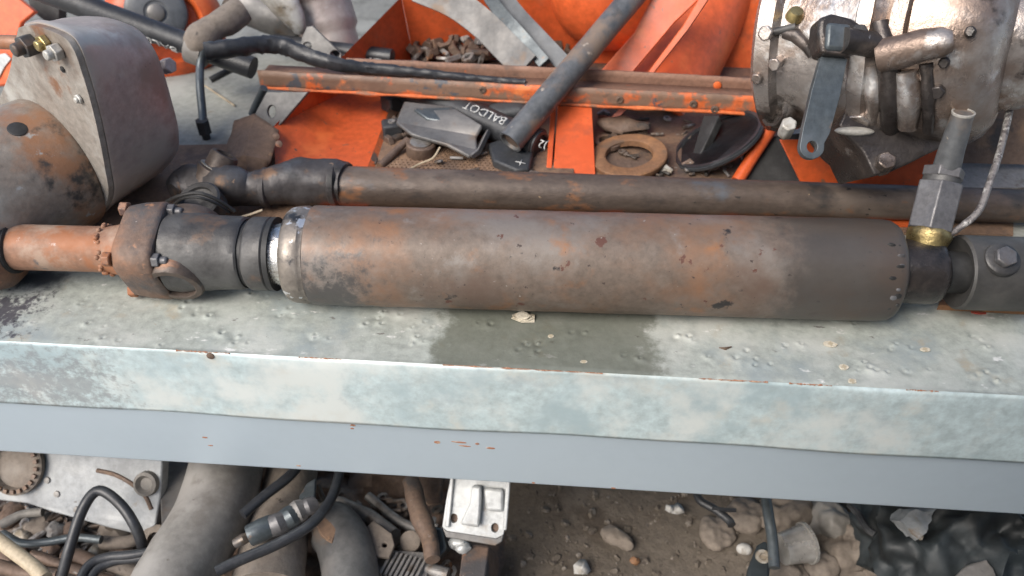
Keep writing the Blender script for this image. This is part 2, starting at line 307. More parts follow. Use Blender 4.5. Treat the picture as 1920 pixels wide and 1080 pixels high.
def smooth_path(pts, n=8):
    pts = [V(p) for p in pts]; out = []
    P = [pts[0]*2-pts[1]]+pts+[pts[-1]*2-pts[-2]]
    for i in range(1, len(P)-2):
        for k in range(n):
            t = k/n; a, b, c, d = P[i-1], P[i], P[i+1], P[i+2]
            out.append(.5*((2*b)+(c-a)*t+(2*a-5*b+4*c-d)*t*t+(3*b-a-3*c+d)*t**3))
    out.append(pts[-1]); return out
def hexbolt(mb, p, n, r, h, seg=6, ph=0):
    n = V(n).normalized(); mb.prism(circ(p, n, r, seg, ph=ph), n*h); return mb

# ------------------------------------------------------------------ the setting: ground
GZ = -0.46
g = MB(); NG = 60
pts = []
for i in range(NG+1):
    row = []
    for j in range(NG+1):
        x = -1.2+2.4*i/NG; y = -.4+1.6*j/NG
        row.append(V((x, y, GZ+.012*noise.noise(V((x*6, y*6, 0)))+.006*noise.noise(V((x*22, y*22, 3))))))
    pts.append(row)
g.grid(pts); structure(g, 'dirt_ground', 'dirt')
g = MB()
for x0, x1, y0, y1 in ((-60, -1.2, -40, 1.2), (1.2, 60, -40, 1.2), (-1.2, 1.2, -40, -.4)):
    g.grid([[V((x0, y0, GZ)), V((x0, y1, GZ))], [V((x1, y0, GZ)), V((x1, y1, GZ))]])
structure(g, 'concrete_ground', 'concrete')

# an unseen wall added at the viewer's back, to the right: it keeps the low light off the right half of the bench front
structure(MB().box((1.46, -.99, GZ+.88), 3.1, .2, 1.76), 'light_block_wall', 'wall')

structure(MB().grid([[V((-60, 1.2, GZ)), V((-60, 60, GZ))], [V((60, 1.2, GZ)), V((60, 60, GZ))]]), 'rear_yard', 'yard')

# ------------------------------------------------------------------ workbench
BX0, BX1, BD = -.86, .86, .80
H1 = -at(960, 811, y=0).z; H2 = -at(960, 909, y=.003).z
bench = thing('workbench', 'long galvanised sheet metal workbench with blue grey front rail', 'workbench', (0, 0, GZ))
dents = []
for px, py, k in ((130, 527, 2), (165, 571, 3), (185, 608, 2), (205, 632, 2), (352, 578, 3), (375, 588, 2), (540, 588, 3), (490, 552, 2), (595, 634, 3), (430, 624, 2), (455, 641, 2), (705, 605, 3), (735, 584, 2), (792, 612, 3),
    (782, 640, 3), (905, 606, 2), (985, 655, 3), (1000, 640, 2), (1180, 668, 2), (1085, 620, 2), (1280, 632, 2), (1300, 628, 1), (1398, 672, 3), (1425, 682, 2), (1482, 645, 2), (1620, 694, 3), (1645, 690, 2), (1690, 650, 2), (1700, 640, 1), (1850, 706, 3), (1870, 648, 1), (1830, 630, 2), (1580, 600, 2), (1340, 668, 1), (660, 560, 2), (1720, 690, 2), (40, 600, 3), (60, 560, 2), (320, 640, 1)):
    for q in range(k):
        c = at(px+(-16, 14, 2)[q]+random.uniform(-7, 7), py+(2, 4, -10)[q]+random.uniform(-4, 4), z=0)
        dents.append((c.x, c.y, random.uniform(.0024, .0056), random.uniform(.0009, .0028)*random.choice((1, 1, 1, -1))))
xs = np.arange(BX0, BX1+1e-6, .0016); ys = np.concatenate(([.0, .0006, .0014, .0026], np.arange(.0042, .17, .0016)))
XX, YY = np.meshgrid(xs, ys, indexing='ij'); ZZ = np.zeros_like(XX)
ZZ += .0009*np.sin(XX*7.3+.4)*np.cos(YY*19)+.0005*np.sin(XX*23+YY*31)
for cx, cy, r, h in dents:
    i0, i1 = np.searchsorted(xs, (cx-5*r, cx+5*r)); ra = random.uniform(.75, 1.5); sk = random.uniform(-.6, .6); d2 = (((XX[i0:i1]-cx)+sk*(YY[i0:i1]-cy))**2/ra**2+((YY[i0:i1]-cy))**2)/r**2
    ZZ[i0:i1] += h*np.exp(-d2*.6)-1.5*h*np.exp(-((XX[i0:i1]-cx-.3*r)**2+(YY[i0:i1]-cy-.2*r)**2)/r**2*3.2)
edge = np.clip(1-YY/.0042, 0, 1); ZZ = ZZ*(1-edge)
def npgrid(name, P, mat, parent):
    ni, nj = P.shape[:2]; me = bpy.data.meshes.new(name)
    idx = np.arange(ni*nj).reshape(ni, nj); q = np.stack([idx[:-1, :-1], idx[1:, :-1], idx[1:, 1:], idx[:-1, 1:]], -1).reshape(-1, 4)
    me.vertices.add(ni*nj); me.vertices.foreach_set('co', P.reshape(-1).astype(np.float32))
    me.loops.add(q.size); me.loops.foreach_set('vertex_index', q.reshape(-1).astype(np.int32))
    me.polygons.add(len(q)); me.polygons.foreach_set('loop_start', np.arange(0, q.size, 4, dtype=np.int32)); me.polygons.foreach_set('loop_total', np.full(len(q), 4, np.int32))
    me.update(calc_edges=True); me.validate(); me.shade_smooth(); me.materials.append(Mt[mat])
    o = bpy.data.objects.new(name, me); COL.objects.link(o); o.parent = parent; return o
# object space = world for the stains and the painted shadow: the bench parts keep their own origin at the front edge
def at_world(o): o.location = V((0, 0, -GZ)); return o
P = np.stack([XX, YY, ZZ], -1)
top = at_world(npgrid('top_sheet', P, 'galv_top', bench))
y0 = float(ys[-1])
bench['_o'] = (0, 0, 0)
b = MB().prism([V((BX0, y0, 0)), V((BX1, y0, 0)), V((BX1, BD, 0)), V((BX0, BD, 0))], V((0, 0, -.002)))
at_world(b.build('rear_sheet', 'rear_top', bench))
# front flange: folded down sheet, slightly wavy, two faces thick
xs2 = np.arange(BX0, BX1+1e-6, .01); rows = []
for zz in (-.0008, -.006, -.02, -.04, -.06, -H1+.004, -H1):
    rows.append([V((x, .001+(0 if zz > -.004 else .0012*math.sin(x*11)+.0006*math.sin(x*29+zz*60)-.0008), zz)) for x in xs2])
b = MB().grid(rows); at_world(b.build('front_flange', 'galv_front', bench, solid=.0016))
b = MB().box((0, .029, -(H1+H2)/2), BX1-BX0, .05, H2-H1-.001); at_world(b.build('front_rail', 'rail', bench, bevel=.004, bseg=3))
b = MB().box((0, BD-.03, -(H1+H2)/2), BX1-BX0, .05, H2-H1-.001); at_world(b.build('rear_rail', 'rail', bench, bevel=.004))
for x in (BX0+.03, BX1-.03):
    for y in (.03, BD-.03):
        at_world(MB().box((x, y, (-H2+GZ)/2-.003), .05, .05, -GZ-H2+.012).build('leg', 'rail', bench, bevel=.003))
    at_world(MB().box((x, BD/2, -(H1+H2)/2), .045, BD-.12, .05).build('side_rail', 'rail', bench, bevel=.003))
p = at(395, 667, y=0)
at_world(MB().lathe(p+V((0, .001, 0)), (0, -1, 0), [(0, .0045), (.0022, .0042), (.0032, .002), (.0034, 0)], 14).build('screw_head', 'scrap_rust', bench))
for x, y, a, c in ((820, 829, 7, 4), (862, 829, 16, 2), (872, 836, 12, 1.6), (895, 832, 4, 3), (920, 840, 9, 2.5), (662, 797, 6, 3), (660, 803, 4, 2), (560, 873, 5, 2), (1000, 905, 4, 2), (1150, 915, 5, 2), (385, 820, 6, 2), (395, 835, 5, 1.5)):
    p = at(x, y, y=.004); k = depth(p)/FPX
    o = MB().prism([p+V((math.cos(t)*a*k*random.uniform(.7, 1.1), 0, math.sin(t)*c*k*random.uniform(.7, 1.1)-0.05*math.cos(t)*a*k)) for t in [2*math.pi*i/9 for i in range(9)]], V((0, -.0005, 0)))
    at_world(o.build('paint_chip', 'chip', bench))
# rust line along the fold
for x0_, x1_ in ((830, 1130), (560, 640), (1310, 1440), (1480, 1560), (330, 430), (1700, 1760)):
    q = [at(x, 690+(x-960)*.0536, z=0) for x in np.linspace(x0_, x1_, 26)]
    b = MB().tube([V((a.x, -.0001+random.uniform(-.0003, .0003), -.0007)) for a in q], [random.choice((.0002, .0005, .0009, .0012))*random.uniform(.7, 1.1) for _ in q], 6)
    at_world(b.build('rust_seam', 'chip', bench))
bench['_o'] = (0, 0, GZ)

# flakes and chips lying on the bench
def flake(px, py, w, h, mat, label, th=.001, cat='chip', group=None, y=None, n=9):
    p = at(px, py, z=.0006); k = depth(p)/FPX
    pts = []
    for i in range(n):
        t = 2*math.pi*i/n; pts.append(p+V((math.cos(t)*w*k*random.uniform(.75, 1.1), math.sin(t)*h*k*1.5*random.uniform(.75, 1.1), 0)))
    return single(MB().prism(pts, V((0, 0, th))), 'flake', mat, label, cat, group)
b = MB(); p = at(982, 598, z=0); k = depth(p)/FPX
for q in range(4):
    b.prism([p+V((math.cos(t)*(24-3*q)*k*random.uniform(.8, 1.1), math.sin(t)*(15-2*q)*k*random.uniform(.8, 1.1), .001+q*.0013+.0016*math.cos(t*1.5+q))) for t in [2*math.pi*i/11 for i in range(11)]], V((0, 0, .0008)))
single(b, 'dried_leaf_scrap', 'flake', 'cream layered flake lying on the oil stain against the long rusty cylinder', 'debris')
flake(1556, 646, 14, 6, 'flake', 'largest pale round flake on bench top right of the oil stain', cat='debris', group='pale flakes on the bench')
flake(1582, 689, 11, 5, 'flake', 'cream flake beside dimples near bench edge, below the largest flake', cat='debris', group='pale flakes on the bench')
flake(1597, 715, 9, 4, 'flake', 'cream flake nearest the folded front edge of the bench', cat='debris', group='pale flakes on the bench')
flake(1735, 656, 10, 4, 'flake', 'pale flake on the bench top far right in front of black cylinder end', cat='debris', group='pale flakes on the bench')
flake(1095, 679, 7, 3, 'flake', 'tiny cream flake at the front of the oil stain', cat='debris', group='pale flakes on the bench')
flake(1033, 631, 6, 3, 'flake', 'tiny white flake in the middle of the oil stain', cat='debris', group='pale flakes on the bench')
flake(1835, 587, 16, 3, 'red_ink', 'red paint fleck on bench in front of the rusty plate at right', cat='debris')
b = MB(); q = [at(x, y, z=zz) for x, y, zz in ((1348, 652, .001), (1360, 654, .0025), (1372, 650, .003))]
b.tube(q, [.0006, .0024, .0008], 6, squash=.3); single(b, 'dry_leaf_curl', 'scrap_rust', 'small dark curled leaf scrap on bench right of oil stain', 'debris')

# ------------------------------------------------------------------ lathe along an axis measured in the picture
class Axis:
    def __init__(s, A, B): s.A = A; s.d = (B-A).normalized()
    def p(s, t): return s.A+s.d*t
    def t(s, px, r=0):        # where the near side of radius r shows at column px
        f = lambda t: proj(s.p(t)+tocam(s, t)*r)[0]-px
        a, b_ = -3., 3.
        a, b_ = -1.2, 1.2
        for _ in range(60):
            c = (a+b_)/2
            if f(c) < 0: a = c
            else: b_ = c
        return (a+b_)/2
def tocam(ax, t):
    q = CAM-ax.p(t); q = q-ax.d*q.dot(ax.d); return q.normalized()
def prof(ax, rows):            # rows: (px column of the near side, radius in px)
    out = []
    for px, rp in rows:
        r = rp*.00059; r = rp*depth(ax.p(ax.t(px)))/FPX; out.append((ax.t(px, r), r))
    return out

# ------------------------------------------------------------------ the long rusty cylinder
RB = .0545
ax = Axis(at(562, 477.5, z=RB), at(1640, 506.5, z=RB))
o0 = ax.p(.3); cyl = thing('hydraulic_cylinder', 'long thick rusty brown hydraulic cylinder lying along the bench with black end joints', 'cylinder', V((o0.x, o0.y, 0)))
b = MB().lathe(ax.p(0), ax.d, prof(ax, [(563, 88), (564, 92.5), (572, 93)]+[(x, 93+(x-572)*.0029) for x in range(600, 1680, 40)]+[(1690, 95.6), (1700, 94), (1705, 90), (1707, 70)]), 72)
barrel = b.build('barrel', 'barrel', cyl, disp=(.0005, 24, 3))
b = MB().lathe(ax.p(0), ax.d, prof(ax, [(519, 60), (520, 84), (524, 88), (532, 90.5), (552, 92), (556, 90), (563, 89)]), 72); b.build('end_collar', 'collar', cyl, disp=(.0006, 40, 5))
b = MB().lathe(ax.p(0), ax.d, prof(ax, [(486, 58), (530, 58.5)]), 56); b.build('rod', 'chrome', cyl)
b = MB().lathe(ax.p(0), ax.d, prof(ax, [(488, 59), (488.5, 69), (498, 69.5), (499, 59)]), 56); b.build('seal_ring', 'groove', cyl)
b = MB().lathe(ax.p(0), ax.d, prof(ax, [(448, 60), (449, 66), (453, 69), (484, 69.5), (488, 67), (488.5, 58)]), 56); b.build('wiper_ring', 'black_steel', cyl, disp=(.0004, 40, 2))
b = MB().lathe(ax.p(0), ax.d, prof(ax, [(438, 62), (450, 62)]), 48); b.build('seal_ring', 'groove', cyl)
b = MB().lathe(ax.p(0), ax.d, prof(ax, [(288, 60), (292, 74), (310, 76), (345, 74), (380, 70.5), (420, 68.5), (436, 68), (441, 65), (441.5, 58)]), 56)
yoke = b.build('yoke_body', 'black_steel', cyl, disp=(.0012, 26, 8))
# ears with bearing cups: one facing the viewer low, one at the back on top
tq = ax.t(338, .04); cam_n = tocam(ax, tq); low = (cam_n*.55+V((0, -.5, -.8))*.8).normalized(); low = (low-ax.d*low.dot(ax.d)).normalized()
for sgn, nm, pxc in ((1, 'bearing_cup', 346), (-1, 'bearing_cup', 352)):
    n = low*sgn; c = ax.p(ax.t(pxc)); r = .031
    bm_ = MB().lathe(c, n, [(.018, .036), (.03, .0335), (.0425, .0315), (.0455, .0295), (.0462, .0235), (.0455, .0225), (.030, .0220), (.0295, .021), (.020, .0205), (.019, 0)], 40)
    o = bm_.build(nm, 'shaft', cyl, disp=(.0006, 40, 4))
    bm_ = MB().lathe(c, n, [(.0192, .0125), (.0225, .0115), (.023, .006), (.021, 0)], 24); bm_.build('bearing_cap', 'groove', o)
    if sgn > 0:
        u, vv, _ = frame(n); bm_ = MB().ell(c+n*.034+ax.d*.012, .008, .006, .005, seg=10, rings=6); bm_.build('dirt_lump', 'dusty', o)
# flange: rounded square, rusty
tf0, tf1 = ax.t(207, .047), ax.t(287, .047)
u = low; w_ = ax.d.cross(u)
def rsq(c, s, k=.4, n=6):
    out = []
    for q in range(4):
        for i in range(n+1):
            a = math.pi/2*q+math.pi/2*i/n; cxn = (1-k)*(1 if q in (0, 3) else -1); cyn = (1-k)*(1 if q in (0, 1) else -1)
            out.append(c+u*(cxn+k*math.cos(a))*s+w_*(cyn+k*math.sin(a))*s)
    return out
flp = rsq(ax.p(tf0), .0445, .55)
b = MB(); n_ = len(flp)
rings = [(tf0, .88), (tf0+.004, .97), (tf0+.012, 1.0), (tf0+(tf1-tf0)*.45, 1.03), (tf1-.006, 1.06), (tf1-.002, 1.04), (tf1, .99)]
for t, s_ in rings: b.v += [ax.p(t)+(q-ax.p(tf0))*s_ for q in flp]
for i in range(len(rings)-1):
    for k in range(n_):
        k2 = (k+1) % n_; b.f.append((i*n_+k, i*n_+k2, (i+1)*n_+k2, (i+1)*n_+k))
b.f.append(tuple(range(n_))); b.f.append(tuple((len(rings)-1)*n_+k for k in range(n_)))
flange = b.build('flange', 'rust_flange', cyl, disp=(.0011, 34, 6))
for k, sg in ((0, 1), (1, 1), (2, 1), (3, 1)):
    a = math.pi/4+math.pi/2*k; dr = (u*math.cos(a)+w_*math.sin(a))*.047
    b = MB(); hexbolt(b, ax.p(tf0+.001)+dr, -ax.d, .0085, .009, ph=.3*k); b.build('bolt', 'rust_tube', flange, bevel=.0012)
    b = MB(); hexbolt(b, ax.p(tf1-.001)+dr*.97, ax.d, .0085, .008, ph=.2); b.lathe(ax.p(tf1+.006)+dr*.97, ax.d, [(0, .0048), (.008, .0045), (.009, .003)], 12); b.build('nut', 'steel', flange, bevel=.001)
ttl = ax.t(9, .02)
b = MB().lathe(ax.p(0), ax.d, [(ttl-.004, .0262), (ttl+.03, .0262), (ax.t(150, .025), .0262), (ax.t(183, .025), .0265), (ax.t(200, .027), .0285), (tf0+.003, .034)], 48)
b.build('tube', 'rust_tube', cyl, disp=(.0004, 40, 3))
b = MB()
for k in range(26):
    a = 2*math.pi*k/26+random.uniform(-.1, .1); dr = (u*math.cos(a)+w_*math.sin(a))*random.uniform(.0258, .028)
    s_ = random.uniform(.0018, .0036); b.ell(ax.p(ax.t(182, .026)+random.uniform(-.004, .004))+dr, s_, s_, s_, seg=8, rings=6)
b.build('weld_bead', 'rust_tube', cyl, label='lumpy weld bead where tube meets flange')
b = MB().lathe(ax.p(0), ax.d, [(ttl-.09, .05), (ttl-.03, .052), (ttl-.012, .047), (ttl-.004, .040), (ttl-.002, .030), (ttl-.006, .0262), (ttl-.02, .026)], 48); b.build('end_flange', 'rust_flange', cyl, disp=(.001, 30, 2))
b = MB().lathe(ax.p(0), ax.d, [(ttl-.003, .0268), (ttl-.003, .0305), (ttl+.001, .030), (ttl+.002, .0268), (ttl-.003, .0268)], 40); b.build('seal_ring', 'groove', cyl)
lp = at(8, 372, d=depth(ax.p(ttl))); 
b = MB().lathe(lp+V((-.03, 0, 0)), (1, -.25, .3), [(0, .018), (.022, .018), (.026, .0165), (.027, .012), (.024, .011), (.02, 0)], 28).ell(lp+V((-.012, .0, -.022)), .018, .022, .028); b.build('grease_lug', 'rust_tube', cyl, disp=(.0008, 40, 3))
# right end
b = MB().lathe(ax.p(0), ax.d, prof(ax, [(1690, 56), (1712, 60), (1735, 61), (1776, 61), (1784, 58), (1786, 50)]), 48); b.build('end_boss', 'gear_dark', cyl, disp=(.0006, 50, 3))
b = MB().lathe(ax.p(0), ax.d, prof(ax, [(1770, 39), (1845, 39)]), 40); b.build('end_neck', 'groove', cyl)
b = MB().lathe(ax.p(0), ax.d, prof(ax, [(1826, 40), (1827, 66), (1834, 70), (1990, 70)]), 48); eb = b.build('clevis', 'clevis', cyl, disp=(.0006, 30, 3))
tb = ax.t(1880, .04); nb = (tocam(ax, tb)*.7+V((0, -.15, .75))).normalized(); pb = ax.p(tb+.0)+nb*.0385
b = MB().lathe(pb, nb, [(0, .0185), (.004, .0178), (.0055, .0155)], 28); b.build('washer', 'black_steel', eb)
b = MB(); hexbolt(b, pb+nb*.005, nb, .0115, .008, ph=.4); b.build('bolt', 'steel', eb, bevel=.0015)
# scraped bright marks near both ends of the barrel
for i in range(12):
    tt = ax.t(random.uniform(1672, 1696), .055); a = random.uniform(-.5, .9); dr = tocam(ax, tt)*math.cos(a)+ax.d.cross(tocam(ax, tt))*math.sin(a)
    s_ = random.uniform(.002, .006); MB().ell(ax.p(tt)+dr*.0552, s_*.8, .0012, s_*.7, seg=8, rings=5).build('grease_blob', random.choice(['groove', 'steel', 'groove']), cyl)

# the pressure fitting standing on the right end boss
fd = depth(ax.p(ax.t(1745, .04)))-.005
def fp(x, y): return at(x, y, d=fd-max(0, 330-y)*.00036)
fa = fp(1735, 462); fb = fp(1768, 322); fax = (fb-fa).normalized()
fit = MB(); k = depth(fa)/FPX
o = MB().lathe(fp(1737, 462), fax, [(0, .019), (.006, .0215), (.012, .0228), (.017, .0222), (.02, .0205), (.022, .018)], 32).build('brass_adapter', 'brass', cyl, disp=(.001, 60, 2))
body = MB(); pa, pb2 = fp(1742, 432), fp(1764, 344)
body.prism(circ(pa, fax, .0245, 6, ph=.35), pb2-pa); hb = body.build('hex_body', 'steel', o, bevel=.0015)
b = MB().lathe(pb2, fax, [(-.001, .0195), (.006, .019), (.007, .016)], 32); b.build('swivel_ring', 'black_steel', o)
b = MB(); pc = fp(1767, 334); b.prism(circ(pc, fax, .0215, 6, ph=.1), fax*.011); b.build('hex_nut', 'steel', o, bevel=.0012)
sp_ = smooth_path([fp(1774, 318), fp(1783, 285), fp(1794, 250), fp(1806, 212)], 5)
b = MB().tube(sp_, [.0142-.00022*q for q in range(16)], 24); b.build('pipe_stub', 'pipe_blue', o, disp=(.0006, 40, 1))
b = MB().lathe(sp_[-1], sp_[-1]-sp_[-2], [(-.001, .0112), (.0012, .0115), (.0016, .0100), (-.003, .0092), (-.004, 0)], 24); b.build('pipe_lip', 'alu', o)
# braided line
b = MB().tube(smooth_path([at(1925, 60, d=fd+.05), at(1905, 150, d=fd+.03), at(1880, 265, d=fd), at(1855, 345, d=fd-.02), at(1835, 395, d=fd-.025), at(1806, 422, d=fd-.02), at(1778, 441, d=fd-.012)], 8), [.0044]*10+[.0038]*30+[.0034]*9, 10)
single(b, 'braided_line', 'wire', 'thin grey braided line with bare silver end curving down to the brass fitting', 'cable')

# ------------------------------------------------------------------ rusty plates under the shaft
def slab(pix, z, th, name, mat, label, cat, **k):
    return single(MB().prism([at(x, y, z=z) for x, y in pix], V((0, 0, -th)) if th else V((0, 0, -.002))), name, mat, label, cat, **k)
slab([(1760, 572), (1980, 584), (1980, 470), (1800, 460)], .008, .007, 'base_plate', 'orange_rust', 'thin orange brown rusty plate under the black cylinder end at right', 'plate')
slab([(150, 432), (420, 470), (900, 420), (1900, 440), (1900, 340), (700, 335), (520, 268), (330, 272), (170, 395)], .0045, .004, 'floor_plate', 'rust_sheet', 'flat brown rusty sheet lying on bench below the rear shaft', 'plate')

# ------------------------------------------------------------------ rear shaft with yoke
sa = Axis(at(640, 348, z=.030), at(1500, 374, z=.030))
o0 = sa.p(.35); shaft = thing('drive_shaft', 'slim brown drive shaft with blackened yoke lying behind the thick cylinder', 'drive shaft', V((o0.x, o0.y, .004)))
pts = [(630, 37), (640, 36.5), (648, 37)]+[(x, 37-(x-650)*.0042) for x in range(690, 2030, 40)]
b = MB().lathe(sa.p(0), sa.d, prof(sa, pts), 48); b.build('shaft_tube', 'shaft', shaft, disp=(.0006, 18, 3))
Z = .034
ctrl = [(648, 345, Z, 38), (632, 343, Z, 41), (600, 341, Z, 43), (560, 343, Z, 44), (525, 348, Z, 38), (495, 353, Z, 33), (465, 355, Z, 32), (435, 349, Z+.006, 38), (400, 342, Z+.006, 40), (365, 343, Z+.004, 39), (340, 350, Z, 32), (326, 358, Z, 15)]
P_ = [at(x, y, z=z) for x, y, z, r in ctrl]; Rr = [m(r, p) for (x, y, z, r), p in zip(ctrl, P_)]
pp = smooth_path(P_, 4); rr = [q.x for q in smooth_path([V((r, 0, 0)) for r in Rr], 4)]
b = MB().tube(pp, rr, 32); yk = b.build('yoke', 'shaft_dark', shaft, disp=(.0042, 26, 6))
for x_, r_, w_k in ((628, 43, .006), (500, 37, .005)):
    c = at(x_, 344 if x_ > 600 else 352, z=.034); MB().lathe(c, sa.d, [(-w_k, m(r_-5, c)), (-w_k*.6, m(r_, c)), (w_k*.6, m(r_, c)), (w_k, m(r_-5, c))], 36).build('ridge', 'shaft_dark', yk, disp=(.0012, 50, 3))
for x_, y_, s_ in ((455, 338, .008), (535, 330, .006), (420, 352, .008), (475, 345, .006)):
    MB().ell(at(x_, y_, d=depth(at(x_, 345, z=.034))-.022), s_*1.4, s_, s_, seg=14, rings=10).build('grease_lump', 'shaft_dark', yk, disp=(.002, 70, x_*.1))
c = at(405, 325, z=.05); n = V((.45, .45, .75)).normalized()
b = MB().lathe(c, n, [(-.02, .026), (.004, .025), (.006, .0215), (.0065, .0185), (.024, .018), (.028, .0165), (.0285, .012), (.024, .011), (.022, 0)], 32); o = b.build('stud_boss', 'shaft', shaft, disp=(.0006, 50, 3))
b = MB().lathe(c, n, [(.0058, .0196), (.0066, .0232), (.0074, .0232), (.0078, .0196)], 32); b.build('bright_washer', 'alu', o)
# black strap clips beside the yoke
for off, r in ((0, .0024), (1, .0018)):
    b = MB().tube(smooth_path([at(313+off*12, 378+off*6, z=.045), at(335+off*8, 368+off*4, z=.066), at(372, 362+off*8, z=.074), at(410-off*4, 376+off*6, z=.062), at(440-off*10, 396+off*2, z=.045)], 6), r, 8)
    b.build('clip_band', 'groove', shaft)
b = MB().lathe(at(372, 378, z=.052), V((-.1, -.35, .9)), [(-.02, .029), (.002, .0285), (.004, .026), (.0035, .020), (.0, .019), (-.004, 0)], 32); b.build('bearing_ring', 'black_steel', shaft)
b = MB().tube([at(452, 407, z=.03), at(470, 402, z=.034), at(492, 394, z=.037)], .0016, 6)
single(b, 'straw_bit', 'tan', 'thin straw coloured bit stuck between yoke and wiper ring', 'debris')

# ------------------------------------------------------------------ left casting
ang = R_(61); ad = V((math.cos(ang), math.sin(ang), 0)); cq = at(105, 285, z=.086)
cast = thing('gear_housing', 'large grey brown cast gear housing with pale stud plate at left', 'gear housing', V((cq.x, cq.y, 0)))
FR = [(46, 46), (75, 42), (126, 60), (150, 86), (166, 130), (182, 185), (196, 245), (208, 310), (214, 362), (195, 398), (150, 425), (80, 436), (20, 420), (-20, 330), (-5, 220), (25, 140), (36, 90)]
RE = [(150, 36), (186, 35), (226, 38), (268, 56), (300, 95), (318, 140), (334, 200), (344, 250), (336, 288), (300, 318), (240, 345), (170, 350), (110, 330), (80, 250), (90, 180), (110, 110), (130, 60)]
LEN = .115; rq = cq+ad*LEN
F3 = smooth_path(pxp(FR, cq, ad)+[pxp(FR[:1], cq, ad)[0]], 5)[:-1]; B3 = smooth_path(pxp(RE, rq, ad)+[pxp(RE[:1], rq, ad)[0]], 5)[:-1]
n_ = len(F3); cf, cb = sum(F3, V())/n_, sum(B3, V())/n_
b = MB()
for t, s_ in ((0, 1.0), (.04, 1.012), (.15, 1.0), (.4, 1.01), (.65, 1.03), (.82, 1.03), (.93, 1.0), (1.0, .93), (1.03, .8)):
    ct = cf.lerp(cb, t); b.v += [ct+(p.lerp(q, t)-ct)*s_ for p, q in zip(F3, B3)]
for i in range(8):
    for k in range(n_):
        k2 = (k+1) % n_; b.f.append((i*n_+k, i*n_+k2, (i+1)*n_+k2, (i+1)*n_+k))
b.f.append(tuple(range(n_))); b.f.append(tuple(8*n_+k for k in range(n_)))
b.build('housing_cover', 'cast_paint', cast, disp=(.0012, 14, 2))
MB().prism([cf+(q-cf)*.992-ad*.0006 for q in F3], -ad*.007).build('stud_plate', 'stud_plate', cast, bevel=.0015)
cc = atp(120, 300, cq, ad)
b = MB().lathe(cc, -ad, [(.004, .078), (.007, .0835), (.012, .0855), (.03, .086), (.05, .0855), (.08, .0855), (.11, .086), (.14, .086), (.145, .08), (.146, .05)], 64)
b.build('drum_body', 'cast_left', cast, disp=(.0012, 16, 3))
# a plug on the drum, studs on the plate
hp = at(32, 238, d=depth(cc)-.10)
tcyl = (hp-cc).dot(-ad); rad = (hp-(cc-ad*tcyl)); rad = rad.normalized()
b = MB().lathe(cc-ad*tcyl+rad*.0845, rad, [(-.004, .0105), (.0012, .0105), (.0018, .0095), (.0018, 0)], 24); b.build('drain_plug', 'groove', cast)
for x, y, r, h, mt in ((62, 82, .0125, .022, 'black_steel'), (88, 80, .010, .012, 'brass'), (112, 95, .0095, .016, 'alu'), (118, 130, .004, .002, 'groove'), (150, 185, .006, .006, 'alu')):
    q = atp(x, y, cq-ad*.008, ad); b = MB(); hexbolt(b, q, -ad, r, h*.6, ph=.3); b.lathe(q, -ad, [(h*.5, r*.6), (h, r*.58), (h*1.06, r*.4)], 14); b.build('stud', mt, cast, bevel=.001)
q = at(20, 75, d=depth(cq)-.01)
b = MB().lathe(at(-30, 78, d=depth(cq)), (at(50, 80, d=depth(cq))-at(-30, 78, d=depth(cq))), [(0, .009), (.045, .009), (.046, .006)], 20); b.build('stub_rod', 'rust_tube', cast)
b = MB(); hexbolt(b, at(308, 125, d=depth(rq)-.01), V((.8, -.3, .3)), .011, .014); b.build('side_bolt', 'cast_paint', cast, bevel=.002)

# ------------------------------------------------------------------ orange tray
TF = .012
tray = thing('parts_tray', 'open orange sheet metal tray full of rusty nuts and loose parts', 'tray', at(880, 290, z=.0))
def wall(pix3, th, name, mat, par, n=None, **k):       # pix3: (px, py, z) corners
    Q = [at(x, y, z=z) for x, y, z in pix3]
    nn = (Q[1]-Q[0]).cross(Q[2]-Q[0]).normalized()
    if nn.dot(CAM-Q[0]) > 0: nn = -nn
    return MB().prism(Q, nn*th).build(name, mat, par, **k)
fl0 = at(688, 330, z=TF); 
FLB = at(775, 108, z=TF)                                   # rear left corner of the floor
fr = at(1480, 345, z=TF); frb = V((fr.x+.06, FLB.y, TF))
flf = V((fl0.x, fl0.y-.03, TF))
MB().prism([flf, V((fr.x, flf.y, TF)), frb, FLB], V((0, 0, -.004))).build('tray_floor', 'scrap_rust', tray)
TLf, TLm, TLb = at(512, 238, z=.040), at(588, 174, z=.040), at(752, -6, z=.13)
nn = (FLB-flf).cross(TLf-flf).normalized(); nn = -nn if nn.dot(CAM-flf) > 0 else nn
lowf = at(515, 330, z=.03)
lw = [flf, FLB, TLb, TLm, TLf, at(518, 330, z=.012)]
MB().prism(lw, nn*.004).build('left_wall', 'orange', tray)
# folded strip along the foot of the left wall
st = [at(735, 190, z=TF+.012), at(752, 186, z=TF+.002), at(712, 312, z=TF+.002), at(688, 316, z=TF+.012)]
MB().prism(st, V((0, 0, -.003))).build('wall_fold', 'orange_worn', tray)
BWt = at(1120, -20, y=FLB.y+.06)
MB().prism([FLB, V((frb.x, FLB.y, TF)), V((frb.x+.02, FLB.y+.07, .24)), V((TLb.x-.005, FLB.y+.07, .24)), TLb], V((0, .004, 0))).build('back_wall', 'orange', tray, bevel=.0012)
